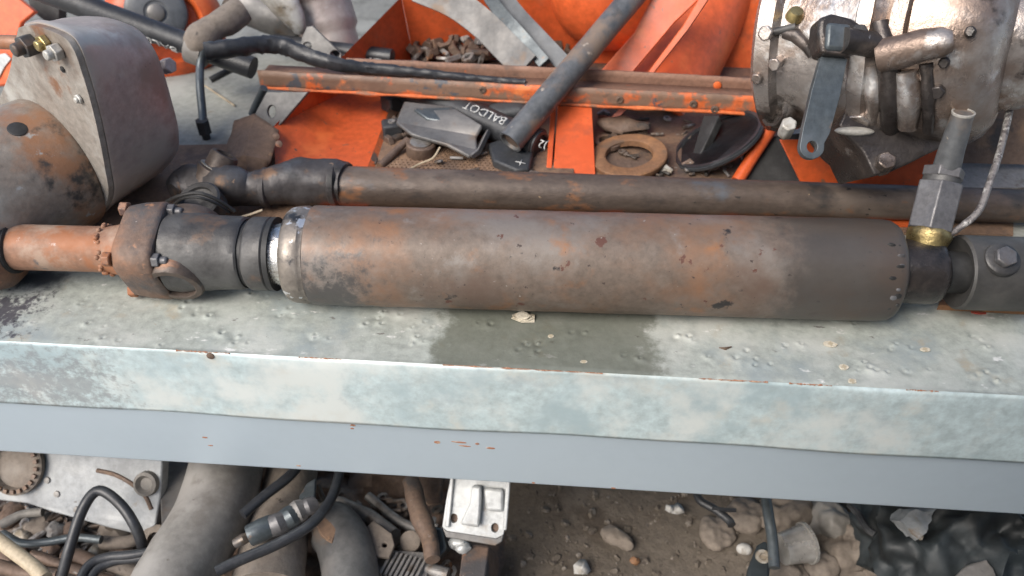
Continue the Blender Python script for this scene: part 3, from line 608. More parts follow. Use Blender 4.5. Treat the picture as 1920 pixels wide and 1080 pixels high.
# post: folded channel in front of the middle
pz = .052
q0, q1 = at(1037, 330, z=TF+.001), at(1117, 332, z=TF+.001)
q2 = at(1110, 198, z=.06); q3 = at(1046, 196, z=.06)
pn = (q1-q0).cross(q3-q0).normalized(); pn = -pn if pn.dot(CAM-q0) > 0 else pn
MB().prism([q0, q1, q2, q3], pn*.025).build('centre_post', 'orange', tray, bevel=.002)
MB().prism([q0-V((.010, 0, 0)), q0-V((.0025, 0, 0)), q3-V((.0025, 0, 0)), q3-V((.010, 0, 0))], pn*.02).build('post_flange', 'orange', tray, bevel=.001)
sm = at(1076, 254, z=.037)
# right panel below the gearbox and the dark corner beside it
wall([(1462, 262, .07), (1505, 350, .012), (1775, 352, .012), (1765, 262, .07)], .004, 'right_panel', 'orange', tray, bevel=.001)
MB().tube([at(1462, 218, z=.075), at(1446, 240, z=.066), at(1412, 292, z=.04), at(1382, 340, z=.016)], .0088, 18).build('side_rod', 'orange', tray, disp=(.0006, 40, 2))
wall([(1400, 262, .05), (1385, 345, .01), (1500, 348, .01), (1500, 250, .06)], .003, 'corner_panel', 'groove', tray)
wall([(1770, 300, .02), (1770, 352, .012), (1990, 352, .012), (1990, 300, .02)], .003, 'far_strip', 'scrap_grey', tray)
wall([(1760, 200, .10), (1760, 305, .03), (1990, 310, .03), (1990, 200, .10)], .003, 'inner_panel', 'scrap_rust', tray)
# bits of orange seen below the shaft
for x0_, x1_, yy in ((600, 690, 392), (1125, 1168, 405), (1355, 1385, 410), (1630, 1720, 417)):
    MB().prism([at(x0_, yy+4, z=.008), at(x1_, yy+6, z=.008), at(x1_, yy-14, z=.008), at(x0_, yy-16, z=.008)], V((0, 0, -.003))).build('front_lip', 'orange', tray)
# perforated plate on the tray floor
pf = [(720, 322), (1030, 325), (1030, 262), (905, 252), (790, 285)]
A = at(700, 322, z=TF+.006); holes = []
for i in range(44):
    for j in range(12):
        c = A+V((i*.0062+(j % 2)*.0031, j*.0064+.002, 0)); x, y = proj(c)
        if 722 < x < 1022 and 262 < y < 322 and not (y < 300-(x-722)*.1 and x < 800): holes.append(circ(c, (0, 0, 1), .0017, 6))
x0_, x1_ = A.x-.004, A.x+.275
b = MB().prism([V((x0_, A.y-.01, A.z)), V((x1_, A.y-.01, A.z)), V((x1_, A.y+.09, A.z)), V((x0_, A.y+.09, A.z))], V((0, 0, -.0018)), holes[:300])
single(b, 'perforated_plate', 'rust_sheet', 'brown perforated metal sheet on the floor of the orange tray', 'plate')

# ------------------------------------------------------------------ rusted channel across the tray
zc = .074
cl, cr = at(486, 150, z=zc), at(1990, 228, z=zc)
cdv = (cr-cl).normalized(); cin = V((-cdv.y, cdv.x, 0)); CL = (cr-cl).length
hF = m(38, at(960, 180, z=zc)); wC = .046
chan = thing('steel_channel', 'long rusty steel channel with peeling orange paint laid across the tray', 'steel channel', (cl+cr)/2-V((0, 0, .03)))
def chq(t, inn, z): return cl+cdv*t+cin*inn+V((0, 0, z-zc))
zt, zb = zc+hF*.5, zc-hF*.52
def wavy(inn, z0, z1, t0, th, name, mat, seed):
    b = MB(); ts = np.linspace(t0, CL, 110); rows = []
    for zz in (z0, (z0*2+z1)/3, (z0+2*z1)/3, z1):
        rows.append([chq(t, inn+.0012*math.sin(t*9+seed), zz+(.0014*noise.noise(V((t*25, seed, 0)))+.0008*noise.noise(V((t*80, seed, 0))) if zz in (z0, z1) else 0)) for t in ts])
    b.grid(rows); return b.build(name, mat, chan, solid=th)
wavy(0, zb, zt, 0, .003, 'front_web', 'orange_worn', 1.)
wavy(wC, zb+.01, zt+.006, m(155, cl), .003, 'rear_web', 'channel_rust', 4.)
b = MB().grid([[chq(t, i_, zt-.012) for t in np.linspace(.0, CL, 30)] for i_ in (.002, wC-.002)]); b.build('channel_floor', 'channel_rust', chan, solid=.003)
b = MB().tube([chq(t, -.0012+.0006*math.sin(t*60), zb+.003+.001*noise.noise(V((t*30, 2, 2)))) for t in np.linspace(0, CL, 90)], [.0026+.0022*noise.noise(V((q*.35, 5, 1))) for q in range(90)], 8); b.build('bottom_bead', 'orange_edge', chan)
for px, py in ((905, 168), (1162, 187), (1300, 195), (1340, 205)):
    q = atp(px, py, chq(.1, -.002, zc), cin); MB().lathe(q-cin*.0001, -cin, [(0, .0058), (.0016, .0052), (.002, .0032), (.0005, .003), (.0004, 0)], 14).build('rivet_hole', 'scrap_rust', chan)
MB().lathe(atp(1345, 160, chq(.1, wC-.003, zc), cin), -cin, [(0, .006), (.002, .0055), (.003, .003), (.003, 0)], 14).build('rivet', 'orange', chan)

# black crinkled hose lying in the channel
def chp(px, py, dz=0): 
    q = atp(px, py, chq(0, .026, zc), cin); return V((q.x, q.y, q.z+dz))
hp_ = [at(385, 97, z=.125), at(440, 90, z=.125), at(490, 84, z=.12), at(530, 86, z=.115), at(575, 104, z=.105), at(630, 120, z=.098)]+[chp(x, y) for x, y in ((690, 128), (750, 133), (810, 139), (870, 146), (930, 152), (985, 156))]
pp = smooth_path(hp_, 8)
b = MB().tube(pp, [(.0135 if i < 26 else max(.0065, .0135-(i-26)*.00018))*(1+.03*math.sin(i*1.3)) for i in range(len(pp))], 14, squash=.8)
single(b, 'crinkled_hose', 'hose', 'crumpled black hose lying inside the rusty channel', 'hose', disp=(.0022, 85, 4, 1))

# ------------------------------------------------------------------ oblique pipe
pa, pb_ = at(957, 266, z=.048), at(1215, -40, y=.62)
pd = (pb_-pa).normalized(); rp = m(24.5, pa)
pipe = thing('steel_pipe', 'worn grey blue steel pipe leaning diagonally over the channel', 'pipe', pa-V((0, 0, .02)))
L_ = (pb_-pa).length
b = MB().lathe(pa, pd, [(.004, rp*.82), (-.001, rp*.84), (-.001, rp)]+[(t, rp) for t in np.linspace(.01, L_, 16)], 32); b.build('pipe_wall', 'pipe_blue', pipe, disp=(.0006, 30, 2))
b = MB().lathe(pa, pd, [(.003, 0), (.0035, rp*.83)], 32); b.build('pipe_plug', 'scrap_rust', pipe)

# ------------------------------------------------------------------ lettered hose
def text_mesh(s, size):
    cu = bpy.data.curves.new('t', 'FONT'); cu.body = s; cu.size = size; cu.extrude = 0; cu.resolution_u = 3
    o = bpy.data.objects.new('t', cu); COL.objects.link(o); dg = bpy.context.evaluated_depsgraph_get(); me = bpy.data.meshes.new_from_object(o.evaluated_get(dg))
    vs = [v.co.copy() for v in me.vertices]; fs = [tuple(p.vertices) for p in me.polygons]
    bpy.data.objects.remove(o); bpy.data.curves.remove(cu); bpy.data.meshes.remove(me); return vs, fs
def wrap_text(s, size, ax, t0, r, phi0, parent, name, flip=1):
    """lettering printed round a hose: reads along -axis when flip=1; phi0 = angle of its baseline measured from the camera side"""
    vs, fs = text_mesh(s, size); b = MB()
    for p in vs:
        t = t0-flip*p.x; tc_ = tocam(ax, t); w2 = ax.d.cross(tc_); a = phi0+flip*p.y/r
        b.v.append(ax.p(t)+(tc_*math.cos(a)+w2*math.sin(a))*(r+.0007))
    b.f = fs; o = b.build(name, 'white_ink', parent, solid=.0008); return o
ha = Axis(at(760, 164, z=.045), at(1012, 272, z=.032))
hr = m(27, ha.p(.1))
hose = thing('lettered_hose', 'black hose printed with white BALDOT lettering under the channel', 'hose', ha.p(.1)-V((0, 0, .03)))
hl = (at(1012, 272, z=.032)-ha.A).length
b = MB().lathe(ha.A, ha.d, [(-.02, hr)]+[(t, hr) for t in np.linspace(0, hl-.004, 10)]+[(hl, hr*.93), (hl+.001, hr*.72), (hl-.006, hr*.7), (hl-.008, 0)], 28); b.build('hose_body', 'hose', hose, disp=(.0006, 40, 2))
MB().lathe(ha.A, ha.d, [(hl-.012, hr*1.01), (hl-.011, hr*1.07), (hl-.003, hr*1.07), (hl-.002, hr*1.0)], 28).build('hose_band', 'groove', hose)
tb0 = ha.t(941, hr)
wrap_text('BALDOT', .0195, ha, tb0, hr, -.85, hose, 'lettering')
wrap_text(')2', .016, ha, ha.t(1024, hr), hr, -.35, hose, 'lettering')
# black cap with white mark at the pipe's foot
cp = at(952, 294, z=.03)
b = MB().prism([at(x, y, z=.03) for x, y in ((915, 268), (945, 258), (1000, 285), (992, 316), (968, 318), (925, 300))], V((0, 0, -.014)))
blk = tag(setorigin(b.build('rubber_block', 'rubber', None, bevel=.003)), 'black rubber block with pale edge at the foot of the leaning pipe', 'rubber block')
vs, fs = text_mesh('X', .016); b = MB(); e1 = V((.8, .5, 0)).normalized(); e2 = V((.5, -.8, 0)).normalized(); c0 = at(966, 303, z=.0312)
for p in vs: b.v.append(c0+e1*p.x+e2*p.y)
b.f = fs; x_ = b.build('mark', 'white_ink', None, solid=.0006); x_.parent = blk; x_.matrix_parent_inverse = Matrix.Translation(-blk.location)

# ------------------------------------------------------------------ things in the tray
def nut_proto(name, r, h, mat, label, hole=.52):
    ro = thing(name, label, 'nut', (0, 0, 0), 'rusty nuts heaped at the back of the tray')
    b = MB().prism(circ((0, 0, 0), (0, 0, 1), r, 6), V((0, 0, h)), [circ((0, 0, 0), (0, 0, 1), r*hole, 14)]); b.build('nut_body', mat, ro, bevel=r*.09)
    b = MB().lathe((0, 0, h*.2), (0, 0, 1), [(0, r*hole*.98), (h*.55, r*hole*.98)], 14); return ro
def copy_tree(o, loc, rot, label, sc=1.0):
    c = o.copy(); COL.objects.link(c); c.location = loc; c.rotation_euler = rot; c['label'] = label; c.scale = (sc,)*3
    for ch in o.children:
        k = ch.copy(); COL.objects.link(k); k.parent = c
    return c
def bolt_proto(name, r, L2, mat, label):
    ro = thing(name, label, 'bolt', (0, 0, 0), 'loose rusty bolts in the tray')
    b = MB().prism(circ((0, 0, 0), (1, 0, 0), r*1.8, 6), V((r*1.3, 0, 0))); b.build('head', mat, ro, bevel=r*.15)
    rows = [(r*1.3, r)]
    n = 9
    for i in range(n):
        t = L2*(.45+.55*i/n); rows += [(t, r), (t+L2*.55/n*.5, r*.86)]
    rows += [(L2, r*.9)]
    b = MB().lathe((0, 0, 0), (1, 0, 0), rows, 14); b.build('shank', mat, ro); return ro
back = [(788, 92, .016), (802, 70, .030), (818, 86, .018), (836, 78, .024), (852, 94, .016), (866, 76, .024), (884, 92, .016), (902, 84, .02), (918, 98, .014), (930, 84, .018), (770, 98, .013), (846, 64, .03), (880, 66, .028), (812, 100, .012), (1030, 72, .02), (1048, 62, .024), (1062, 82, .02), (1042, 92, .016), (1070, 96, .014)]
desc = ['dark nut at far left of the heap behind the channel', 'nut standing tall at left of the heap behind the channel', 'squat nut leaning left on the heap behind the channel', 'brown nut in the centre left of the back heap', 'nut tipped on edge in front centre of the back heap', 'pale worn nut atop the middle of the back heap', 'brown nut at front right centre of the back heap', 'grey nut near curved strap on the back heap', 'small nut touching the curved grey strap', 'dark nut half behind the curved grey strap', 'outermost left nut on tray floor beside orange left wall', 'topmost nut of the back heap against orange wall', 'second topmost nut right of the highest one', 'half hidden nut just above the channel at left', 'nut between second strap and the orange dome', 'highest nut beside the orange dome', 'brown nut right against the orange dome', 'lowest dark nut right of the curved straps', 'nut in the corner under the leaning pipe']
n1 = nut_proto('hex_nut', .0165, .014, 'scrap_rust', desc[0]); n2 = nut_proto('hex_nut', .0165, .015, 'scrap_grey', desc[5])
u1 = u2 = False
for i, ((x, y, dz), dsc) in enumerate(zip(back, desc)):
    src = n2 if i in (5, 7, 14) else n1
    loc = at(x, y+4, z=TF+dz); rot = (random.uniform(-.2, 1.0), random.uniform(-.7, .7), random.uniform(0, 3)); s_ = random.uniform(.8, 1.15)
    if src is n1 and not u1: src.location = loc; src.rotation_euler = rot; u1 = True
    elif src is n2 and not u2: src.location = loc; src.rotation_euler = rot; u2 = True
    else: copy_tree(src, loc, rot, dsc, s_)
b1 = bolt_proto('rusty_bolt', .006, .055, 'scrap_rust', 'rusty bolt lying across the top of the heap behind the channel')
b1.location = at(850, 72, z=TF+.034); b1.rotation_euler = (0, .2, .3)
for x, y, dz, rz, ds in ((800, 88, .026, 1.1, 'rusty bolt at left of the heap pointing towards back wall'), (905, 70, .03, 2.2, 'rusty bolt beside curved strap near back wall'), (1055, 75, .028, .9, 'rusty bolt lying next to the orange dome'), (870, 96, .02, -.5, 'rusty bolt at foot of the heap just above the channel'), (725, 268, .006, .8, 'rusty bolt on tray floor at foot of orange left wall'), (1145, 250, .004, .2, 'rusty bolt on tray floor right of the orange post')):
    copy_tree(b1, at(x, y, z=TF+dz), (random.uniform(0, 1), random.uniform(-.2, .2), rz), ds)
# grey scoop plate, bushing, cubes
sc_ = [(757, 190), (742, 228), (770, 250), (835, 268), (880, 292), (895, 282), (893, 255), (905, 235), (850, 200)]
b = MB(); Q = [at(x, y, z=.045+(.012 if i in (0, 8, 7) else -.01 if i in (4, 5) else 0)) for i, (x, y) in enumerate(sc_)]
b.prism(Q, V((0, 0, -.006))); sc0 = thing('bent_scoop', 'dull grey bent metal scoop lying under the channel', 'metal scoop', at(830, 250, z=TF))
b.build('scoop_plate', 'dark_grey', sc0, bevel=.0025)
MB().prism([at(x, y, z=z) for x, y, z in ((880, 292, .036), (895, 282, .036), (915, 240, .05), (900, 262, .03))], V((0.004, .006, -.01))).build('scoop_lip', 'scrap_grey', sc0, bevel=.002)
MB().prism([at(x, y, z=z) for x, y, z in ((775, 203, .058), (850, 200, .058), (905, 236, .05), (800, 222, .054))], V((0, 0, -.008))).build('scoop_rib', 'lever', sc0, bevel=.002)
c = at(790, 292, z=TF+.001)
bu = thing('bushing', 'rusty round bushing with threaded hole on the tray floor', 'bushing', c)
MB().lathe(c, V((.05, 0, 1)), [(0, .019), (.004, .0215), (.02, .021), (.022, .019), (.022, .0125), (.01, .012), (.008, 0)], 32).build('bushing_body', 'scrap_rust', bu, disp=(.0008, 60, 3))
MB().lathe(c, V((.05, 0, 1)), [(.0185, .012), (.0225, .0155), (.0232, .0155), (.0235, .0122)], 28).build('bushing_rim', 'scrap_grey', bu)
for x, y, s_, rz, lb in ((738, 258, .026, .3, 'black rubber cube lying beside the rusty bushing'), (738, 205, .026, .9, 'black rubber cube tucked under the channel by the orange wall')):
    ro = thing('rubber_mount', lb, 'rubber mount', at(x, y, z=TF), 'black rubber mounts in the tray')
    rm = Matrix.Rotation(rz, 3, 'Z'); MB().box(at(x, y, z=TF)+V((0, 0, s_*.5)), s_*1.15, s_, s_, rm).build('rubber_body', 'rubber', ro, bevel=.003)
    MB().lathe(at(x, y, z=TF)+V((0, 0, s_)), (0, 0, 1), [(-.002, .006), (.002, .0055), (.002, .003), (0, 0)], 14).build('mount_stud', 'scrap_grey', ro)
b = MB().tube([at(712, 312, z=TF+.008), at(740, 285, z=TF+.012), at(765, 262, z=TF+.02)], .0055, 12); single(b, 'iron_rod', 'scrap_rust', 'short rusty rod leaning behind the bushing on tray floor', 'rod')
b = MB().tube(smooth_path([at(766, 318, z=TF+.009), at(790, 306, z=TF+.012), at(812, 296, z=TF+.02), at(825, 276, z=TF+.03)], 6), .0014, 6); single(b, 'bent_wire', 'tan', 'thin bent straw coloured wire over the perforated sheet', 'wire')
# rusty ring, small ring, rubber dish right of the post
c = at(1180, 300, z=TF+.004)
ring = MB().lathe(c, V((-.12, -.05, 1)), [(0, .036), (.001, .052), (.003, .0535), (.009, .0535), (.0105, .052), (.0115, .036), (.010, .0335), (.002, .033), (0, .036)], 48)
single(ring, 'flange_ring', 'orange_rust', 'thick orange brown rusty ring on tray floor right of orange post', 'ring', disp=(.0008, 40, 3))
c = at(1140, 272, z=TF+.003)
single(MB().lathe(c, (0, 0, 1), [(0, .014), (.001, .02), (.007, .02), (.008, .014), (0, .014)], 28), 'spacer_ring', 'scrap_rust', 'small brown ring lying behind the thick rusty ring', 'ring', disp=(.0005, 40, 1))
c = at(1166, 246, z=TF+.004)
b = MB().ell(c+V((0, 0, .01)), .04, .018, .012); single(b, 'rusty_lump', 'scrap_rust', 'rusty lump of scrap behind rings under the channel', 'scrap', disp=(.006, 40, 2))
c = at(1348, 268, z=.036); dn = ((CAM-c).normalized()*.50+UP*.80-RIGHT*.38).normalized()
dish = thing('rubber_dish', 'black rubber dish seal tilted against the orange rod', 'rubber seal', at(1350, 300, z=TF))
rd = m(88, c); b = MB().lathe(c, dn, [(-.016, 0), (-.014, rd*.55), (-.004, rd*.9), (.002, rd), (.006, rd*1.0), (.007, rd*.93), (.002, rd*.86), (-.004, rd*.8), (-.009, rd*.5), (-.010, 0)], 56)
b.build('dish_body', 'rubber', dish)
uu, vv2, _ = frame(dn)
MB().lathe(c, dn, [(.0045, rd*.99), (.0085, rd*.97), (.0085, rd*.90), (.0045, rd*.88)], 56).build('rim', 'hose', dish)
dd1 = (at(1330, 300, d=depth(c))-at(1360, 225, d=depth(c))).normalized(); w3 = dn.cross(dd1).normalized()
b = MB().prism([c-dd1*.04-w3*.018+dn*.002-V((.022, 0, 0)), c-dd1*.04+w3*.012+dn*.002-V((.022, 0, 0)), c+dd1*.038+w3*.004+dn*.002-V((.022, 0, 0)), c+dd1*.042-w3*.006+dn*.002-V((.022, 0, 0))], -dn*.014); b.build('rib', 'groove', dish, bevel=.002)
for i, (x, y, mt, lb) in enumerate(((1246, 322, 'alu', 'small silver clip between rusty ring and rubber dish'), (1290, 310, 'scrap_rust', 'brown scrap crumb below the rubber dish'), (1130, 215, 'scrap_grey', 'small grey bolt end standing behind the orange post'))):
    b = MB(); c = at(x, y, z=TF+.004); b.tube([c+V((-.008, 0, 0)), c+V((.002, .003, .004)), c+V((.01, -.003, .002))], [.003, .005, .0035], 8); single(b, 'scrap_piece', mt, lb, 'scrap', disp=(.001, 60, i))
b = MB().ell(at(960, 205, z=.05), .035, .02, .012); single(b, 'dark_lump', 'rubber', 'dark rounded lump behind the lettered hose under the channel', 'scrap', disp=(.004, 40, 2))

b = MB(); rc_ = random.Random(5)
for i in range(150):
    if i < 80: px, py, dz = rc_.uniform(765, 1075), rc_.uniform(72, 112), rc_.uniform(0, .016)
    elif i < 125: px, py, dz = rc_.uniform(1125, 1400), rc_.uniform(215, 330), 0
    else: px, py, dz = rc_.uniform(705, 1020), rc_.uniform(215, 330), .006
    if 925 < px < 1075 and py < 80: continue
    c = at(px, py, z=TF+.004+dz); rm = Matrix.Rotation(rc_.uniform(0, 3.1), 3, 'Z') @ Matrix.Rotation(rc_.uniform(-.8, .8), 3, 'X'); k_ = rc_.random(); g_ = 1 if i < 80 else .5
    if k_ < .35: b.box(c, rc_.uniform(.012, .03)*g_, rc_.uniform(.006, .014)*g_, rc_.uniform(.004, .01)*g_, rm)
    elif k_ < .65:
        dv_ = rm @ V((rc_.uniform(.012, .026)*g_, 0, 0)); b.tube([c-dv_, c+dv_], rc_.uniform(.003, .006)*g_, 8)
    else: b.lathe(c, rm @ V((0, .5, 1)), [(0, .006*g_), (0, .013*g_), (.006*g_, .013*g_), (.006*g_, .006*g_), (0, .006*g_)], 8)
o = b.build('hardware_litter', 'scrap_mix', None, bevel=.0006); o['kind'] = 'stuff'

# curved grey straps
def strap(pix, wid, th, name, mat, label, yb, cat='strap'):
    pts = smooth_path([at(x, y, y=yy) for (x, y), yy in zip(pix, yb)], 8); b = MB(); n = len(pts); rows = [[], [], [], []]
    for i, p in enumerate(pts):
        t = (pts[min(i+1, n-1)]-pts[max(i-1, 0)]).normalized(); view = (CAM-p).normalized(); s_ = t.cross(view).normalized(); nz = s_.cross(t).normalized()
        for k, (a, c_) in enumerate(((-1, 0), (1, 0), (1, -1), (-1, -1))): rows[k].append(p+s_*a*wid*.5+nz*c_*th)
    rows.append(rows[0]); b.grid(rows); e0 = 0
    b.f.append((0, n, 2*n, 3*n)); b.f.append((n-1, 2*n-1, 3*n-1, 4*n-1))
    return single(b, name, mat, label, cat, bevel=.001)
strap([(780, -25), (850, 5), (905, 45), (945, 85), (985, 125)], .045, .005, 'curved_strap', 'dark_grey', 'wide dull grey curved strap arching over the tray of nuts', [.66, .64, .62, .60, .565])
strap([(905, -25), (935, 20), (975, 65), (1020, 118)], .020, .014, 'curved_strap', 'lever', 'blue grey curved strap edge beside the wide strap', [.645, .63, .61, .57])
strap([(930, -25), (968, 25), (1010, 70), (1062, 125)], .026, .012, 'curved_strap', 'hub_grey', 'dark curved strap nearest the orange dome', [.66, .64, .62, .575])

# ------------------------------------------------------------------ orange drum, dome and plates behind
def drum_ax(x0, y0_, yd0, x1, y1_, yd1): return at(x0, y0_, y=yd0), at(x1, y1_, y=yd1)
a0, a1 = at(1205, 228, y=.60), at(1372, -110, y=.90)
dv = (a1-a0).normalized(); rD = m(92, a0)
drum = thing('orange_drum', 'smooth orange sheet metal drum leaning behind the channel beside the gearbox', 'drum', a0-V((0, 0, .05)))
LD = (a1-a0).length
MB().lathe(a0, dv, [(.01, rD*.86), (.0, rD*.92), (-.002, rD*1.03), (.004, rD*1.06), (.010, rD*1.03), (.016, rD), (.03, rD)]+[(t, rD*(1+.04*t/LD)) for t in np.linspace(.05, LD, 10)], 64).build('drum_shell', 'orange', drum, disp=(.0006, 12, 3))
MB().lathe(a0, dv, [(.012, 0), (.011, rD*.87)], 48).build('drum_bottom', 'orange', drum)
# dome
dc = at(1150, -30, y=.74); rd = m(122, dc)
dome = thing('orange_chute', 'bright orange rounded chute with flat flanged seam plates beside the leaning pipe', 'chute', dc-V((0, 0, rd)))
MB().ell(dc, rd, rd*.8, rd*1.02, seg=48, rings=28).build('dome_shell', 'orange', dome)
vn = FWD
P0 = at(1200, 80, y=.585)
def plate(pix, P, n, th, name, mat, par, **k):
    n = V(n).normalized(); n = n if n.dot(P-CAM) > 0 else -n
    return MB().prism(pxp(pix, P, n), n*th).build(name, mat, par, **k)
plate([(1118, 142), (1190, 60), (1230, -20), (1330, -20), (1262, 45), (1178, 145)], P0, V((.25, 1, -.55)), .006, 'seam_plate', 'orange', dome, bevel=.0015)
plate([(1205, 148), (1280, 48), (1320, -20), (1340, -20), (1292, 52), (1216, 148)], P0-V((0, .012, 0)), V((.25, 1, -.55)), .012, 'seam_plate', 'orange', dome, bevel=.0015)
plate([(1150, 232), (1140, 226), (1165, 200), (1180, 198)], at(1160, 215, y=.5), V((.25, 1, -.55)), .006, 'tab', 'orange', dome)

# ------------------------------------------------------------------ gearbox at top right
ga = Axis(at(1500, 62, y=.395), at(1800, 74, y=.315))
k = depth(ga.p(0))/FPX
gear = thing('gearbox', 'oily silver aluminium gearbox with dark lever at top right', 'gearbox', V((ga.p(.1).x, ga.p(.1).y, .09)))
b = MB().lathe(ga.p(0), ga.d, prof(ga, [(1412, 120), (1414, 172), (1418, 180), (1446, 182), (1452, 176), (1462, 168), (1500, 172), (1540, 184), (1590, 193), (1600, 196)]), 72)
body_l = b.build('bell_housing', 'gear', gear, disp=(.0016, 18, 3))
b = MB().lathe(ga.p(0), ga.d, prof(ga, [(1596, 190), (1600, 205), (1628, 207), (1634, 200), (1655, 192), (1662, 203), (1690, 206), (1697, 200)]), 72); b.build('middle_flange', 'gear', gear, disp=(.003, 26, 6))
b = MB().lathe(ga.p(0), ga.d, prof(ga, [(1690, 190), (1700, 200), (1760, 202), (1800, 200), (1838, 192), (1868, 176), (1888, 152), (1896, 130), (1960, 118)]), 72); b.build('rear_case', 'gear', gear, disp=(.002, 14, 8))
# lower sump, dark with oil
def gs(px, py, r=.128, off=0.):           # a point on the gearbox skin, radius r
    o, dv = CAM-ga.A, ray(px, py).normalized(); a_ = dv-ga.d*dv.dot(ga.d); b_ = o-ga.d*o.dot(ga.d)
    A2, B2, C2 = a_.dot(a_), 2*a_.dot(b_), b_.dot(b_)-r*r; D2 = B2*B2-4*A2*C2
    t = (-B2-math.sqrt(max(D2, 0)))/(2*A2); return CAM+dv*(t+off)
def gnorm(p):
    q = p-ga.A; q = q-ga.d*q.dot(ga.d); return q.normalized()
RG = prof(ga, [(1600, 196)])[0][1]
def gp(x, y, off=0): 
    return at(x, y, d=gd+off)
gd = depth(gs(1600, 190, RG))+.012
sump = [(1575, 235), (1592, 258), (1618, 287), (1640, 327), (1668, 322), (1740, 290), (1795, 262), (1800, 200), (1700, 190), (1590, 200)]
MB().prism([gp(x, y, .0) for x, y in sump], FWD*.10, taper=.96).build('sump', 'gear_dark', gear, bevel=.006, sub=1, disp=(.004, 24, 4), bseg=3)
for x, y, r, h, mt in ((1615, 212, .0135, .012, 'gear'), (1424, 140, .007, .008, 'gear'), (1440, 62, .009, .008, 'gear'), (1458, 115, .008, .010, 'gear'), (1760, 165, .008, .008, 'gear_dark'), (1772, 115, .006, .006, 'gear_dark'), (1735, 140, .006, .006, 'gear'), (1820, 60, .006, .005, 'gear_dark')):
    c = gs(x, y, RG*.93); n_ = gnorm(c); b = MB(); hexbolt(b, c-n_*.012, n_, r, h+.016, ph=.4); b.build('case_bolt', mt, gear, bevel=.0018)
for x, y, r, h, mt in ((1662, 312, .011, .010, 'gear'), (1479, 246, .009, .012, 'alu')):
    b = MB(); hexbolt(b, gp(x, y, -.004)+FWD*.014, -FWD+UP*.3-RIGHT*.1, r, h+.012, ph=.4); b.build('case_bolt', mt, gear, bevel=.0018)
MB().ell(gp(1602, 246, .0), .022, .006, .005).build('bright_lip', 'alu', gear)
# oval opening boss low on the rim
c = gs(1452, 205, RG*.9); MB().lathe(c, -RIGHT*.93-FWD*.42, [(-.035, .021), (.0, .022), (.003, .0205), (.003, .0165), (-.006, .0155), (-.007, 0)], 32).build('rim_boss', 'gear', gear)
# ribs lying on the skin; the first is dark for a groove's shadow
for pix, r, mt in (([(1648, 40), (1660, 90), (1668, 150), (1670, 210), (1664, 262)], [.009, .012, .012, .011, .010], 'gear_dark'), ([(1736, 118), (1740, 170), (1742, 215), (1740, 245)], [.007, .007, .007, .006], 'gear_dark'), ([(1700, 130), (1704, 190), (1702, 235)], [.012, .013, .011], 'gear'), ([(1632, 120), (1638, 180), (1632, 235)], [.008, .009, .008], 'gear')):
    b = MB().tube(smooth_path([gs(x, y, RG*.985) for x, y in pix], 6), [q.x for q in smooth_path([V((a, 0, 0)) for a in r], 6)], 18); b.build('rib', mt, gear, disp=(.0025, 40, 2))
# selector shaft boss pointing right
b = MB().tube([gs(1650, 105, RG, -.004), gs(1690, 96, RG, -.006), gs(1730, 86, RG, -.008), gs(1768, 80, RG, -.008), gs(1786, 78, RG, -.006)], [.018, .017, .016, .0155, .011], 24); b.build('selector_boss', 'gear_brown', gear, disp=(.0018, 40, 2))
# cable and brass plug at the left
b = MB().tube([gs(1425, 63, RG*.93), gs(1450, 60, RG*.95), gs(1492, 50, RG*.95)], .0042, 10); b.build('pin', 'black_steel', gear)
b = MB().tube([gs(1470, 62, RG*.92), gs(1492, 66, RG*.93), gs(1514, 88, RG*.95), gs(1522, 106, RG*.95)], [.006, .008, .006, .004], 12); b.build('clip', 'gear_dark', gear)
b = MB().lathe(gs(1489, 33, RG*.9), -FWD*.8+UP*.4, [(0, .010), (.006, .009), (.010, .007), (.0105, 0)], 18); b.build('plug', 'brass', gear)
# lever
lev = MB(); ln = FWD
LP = gs(1550, 120, RG)-FWD*.030
arm = [(1548, 104), (1586, 108), (1570, 190), (1552, 262)]
eye = (1523, 275)
oc = atp(*eye, LP, ln); er = m(23, oc)
ol = pxp([(1540, 106), (1589, 110), (1575, 180), (1556, 250), (1546, 268)], LP, ln)
arc = [atp(eye[0]+23*math.cos(a), eye[1]+23*math.sin(a), LP, ln) for a in np.linspace(.25, math.pi*1.02, 12)]
ol += arc+pxp([(1506, 240), (1522, 170)], LP, ln)
hole = [atp(eye[0]+10*math.cos(a), eye[1]+11*math.sin(a), LP, ln) for a in np.linspace(0, 2*math.pi, 16, endpoint=False)]
lever = lev.prism(ol, ln*.009, [hole]).build('lever', 'lever', gear, bevel=.0012)
b = MB().prism([atp(x, y, LP-FWD*.012, ln) for x, y in ((1537, 32), (1560, 24), (1600, 34), (1618, 44), (1618, 92), (1590, 104), (1540, 98), (1534, 60))], ln*.03); b.build('clamp', 'gear_dark', lever, bevel=.005, bseg=3)
b = MB().prism([atp(x, y, LP-FWD*.016, ln) for x, y in ((1552, 40), (1598, 44), (1594, 96), (1548, 92))], ln*.02); b.build('clamp_boss', 'lever', lever, bevel=.004)
b = MB(); hexbolt(b, atp(1612, 62, LP-FWD*.016, ln)+FWD*.012, -FWD, .010, .014); b.build('clamp_bolt', 'black_steel', lever, bevel=.0015)
MB().tube([gs(1580, 75, RG, -.03), gs(1650, 86, RG, .0)], .013, 16).build('selector_shaft', 'gear_dark', lever)
b = MB().tube(smooth_path([at(1935, 10, d=fd+.06), at(1922, 45, d=fd+.05), at(1908, 80, d=fd+.045), at(1902, 104, d=fd+.042)], 5), .012, 14); single(b, 'rubber_boot', 'rubber', 'black rubber end on the braided line at right edge', 'rubber boot')

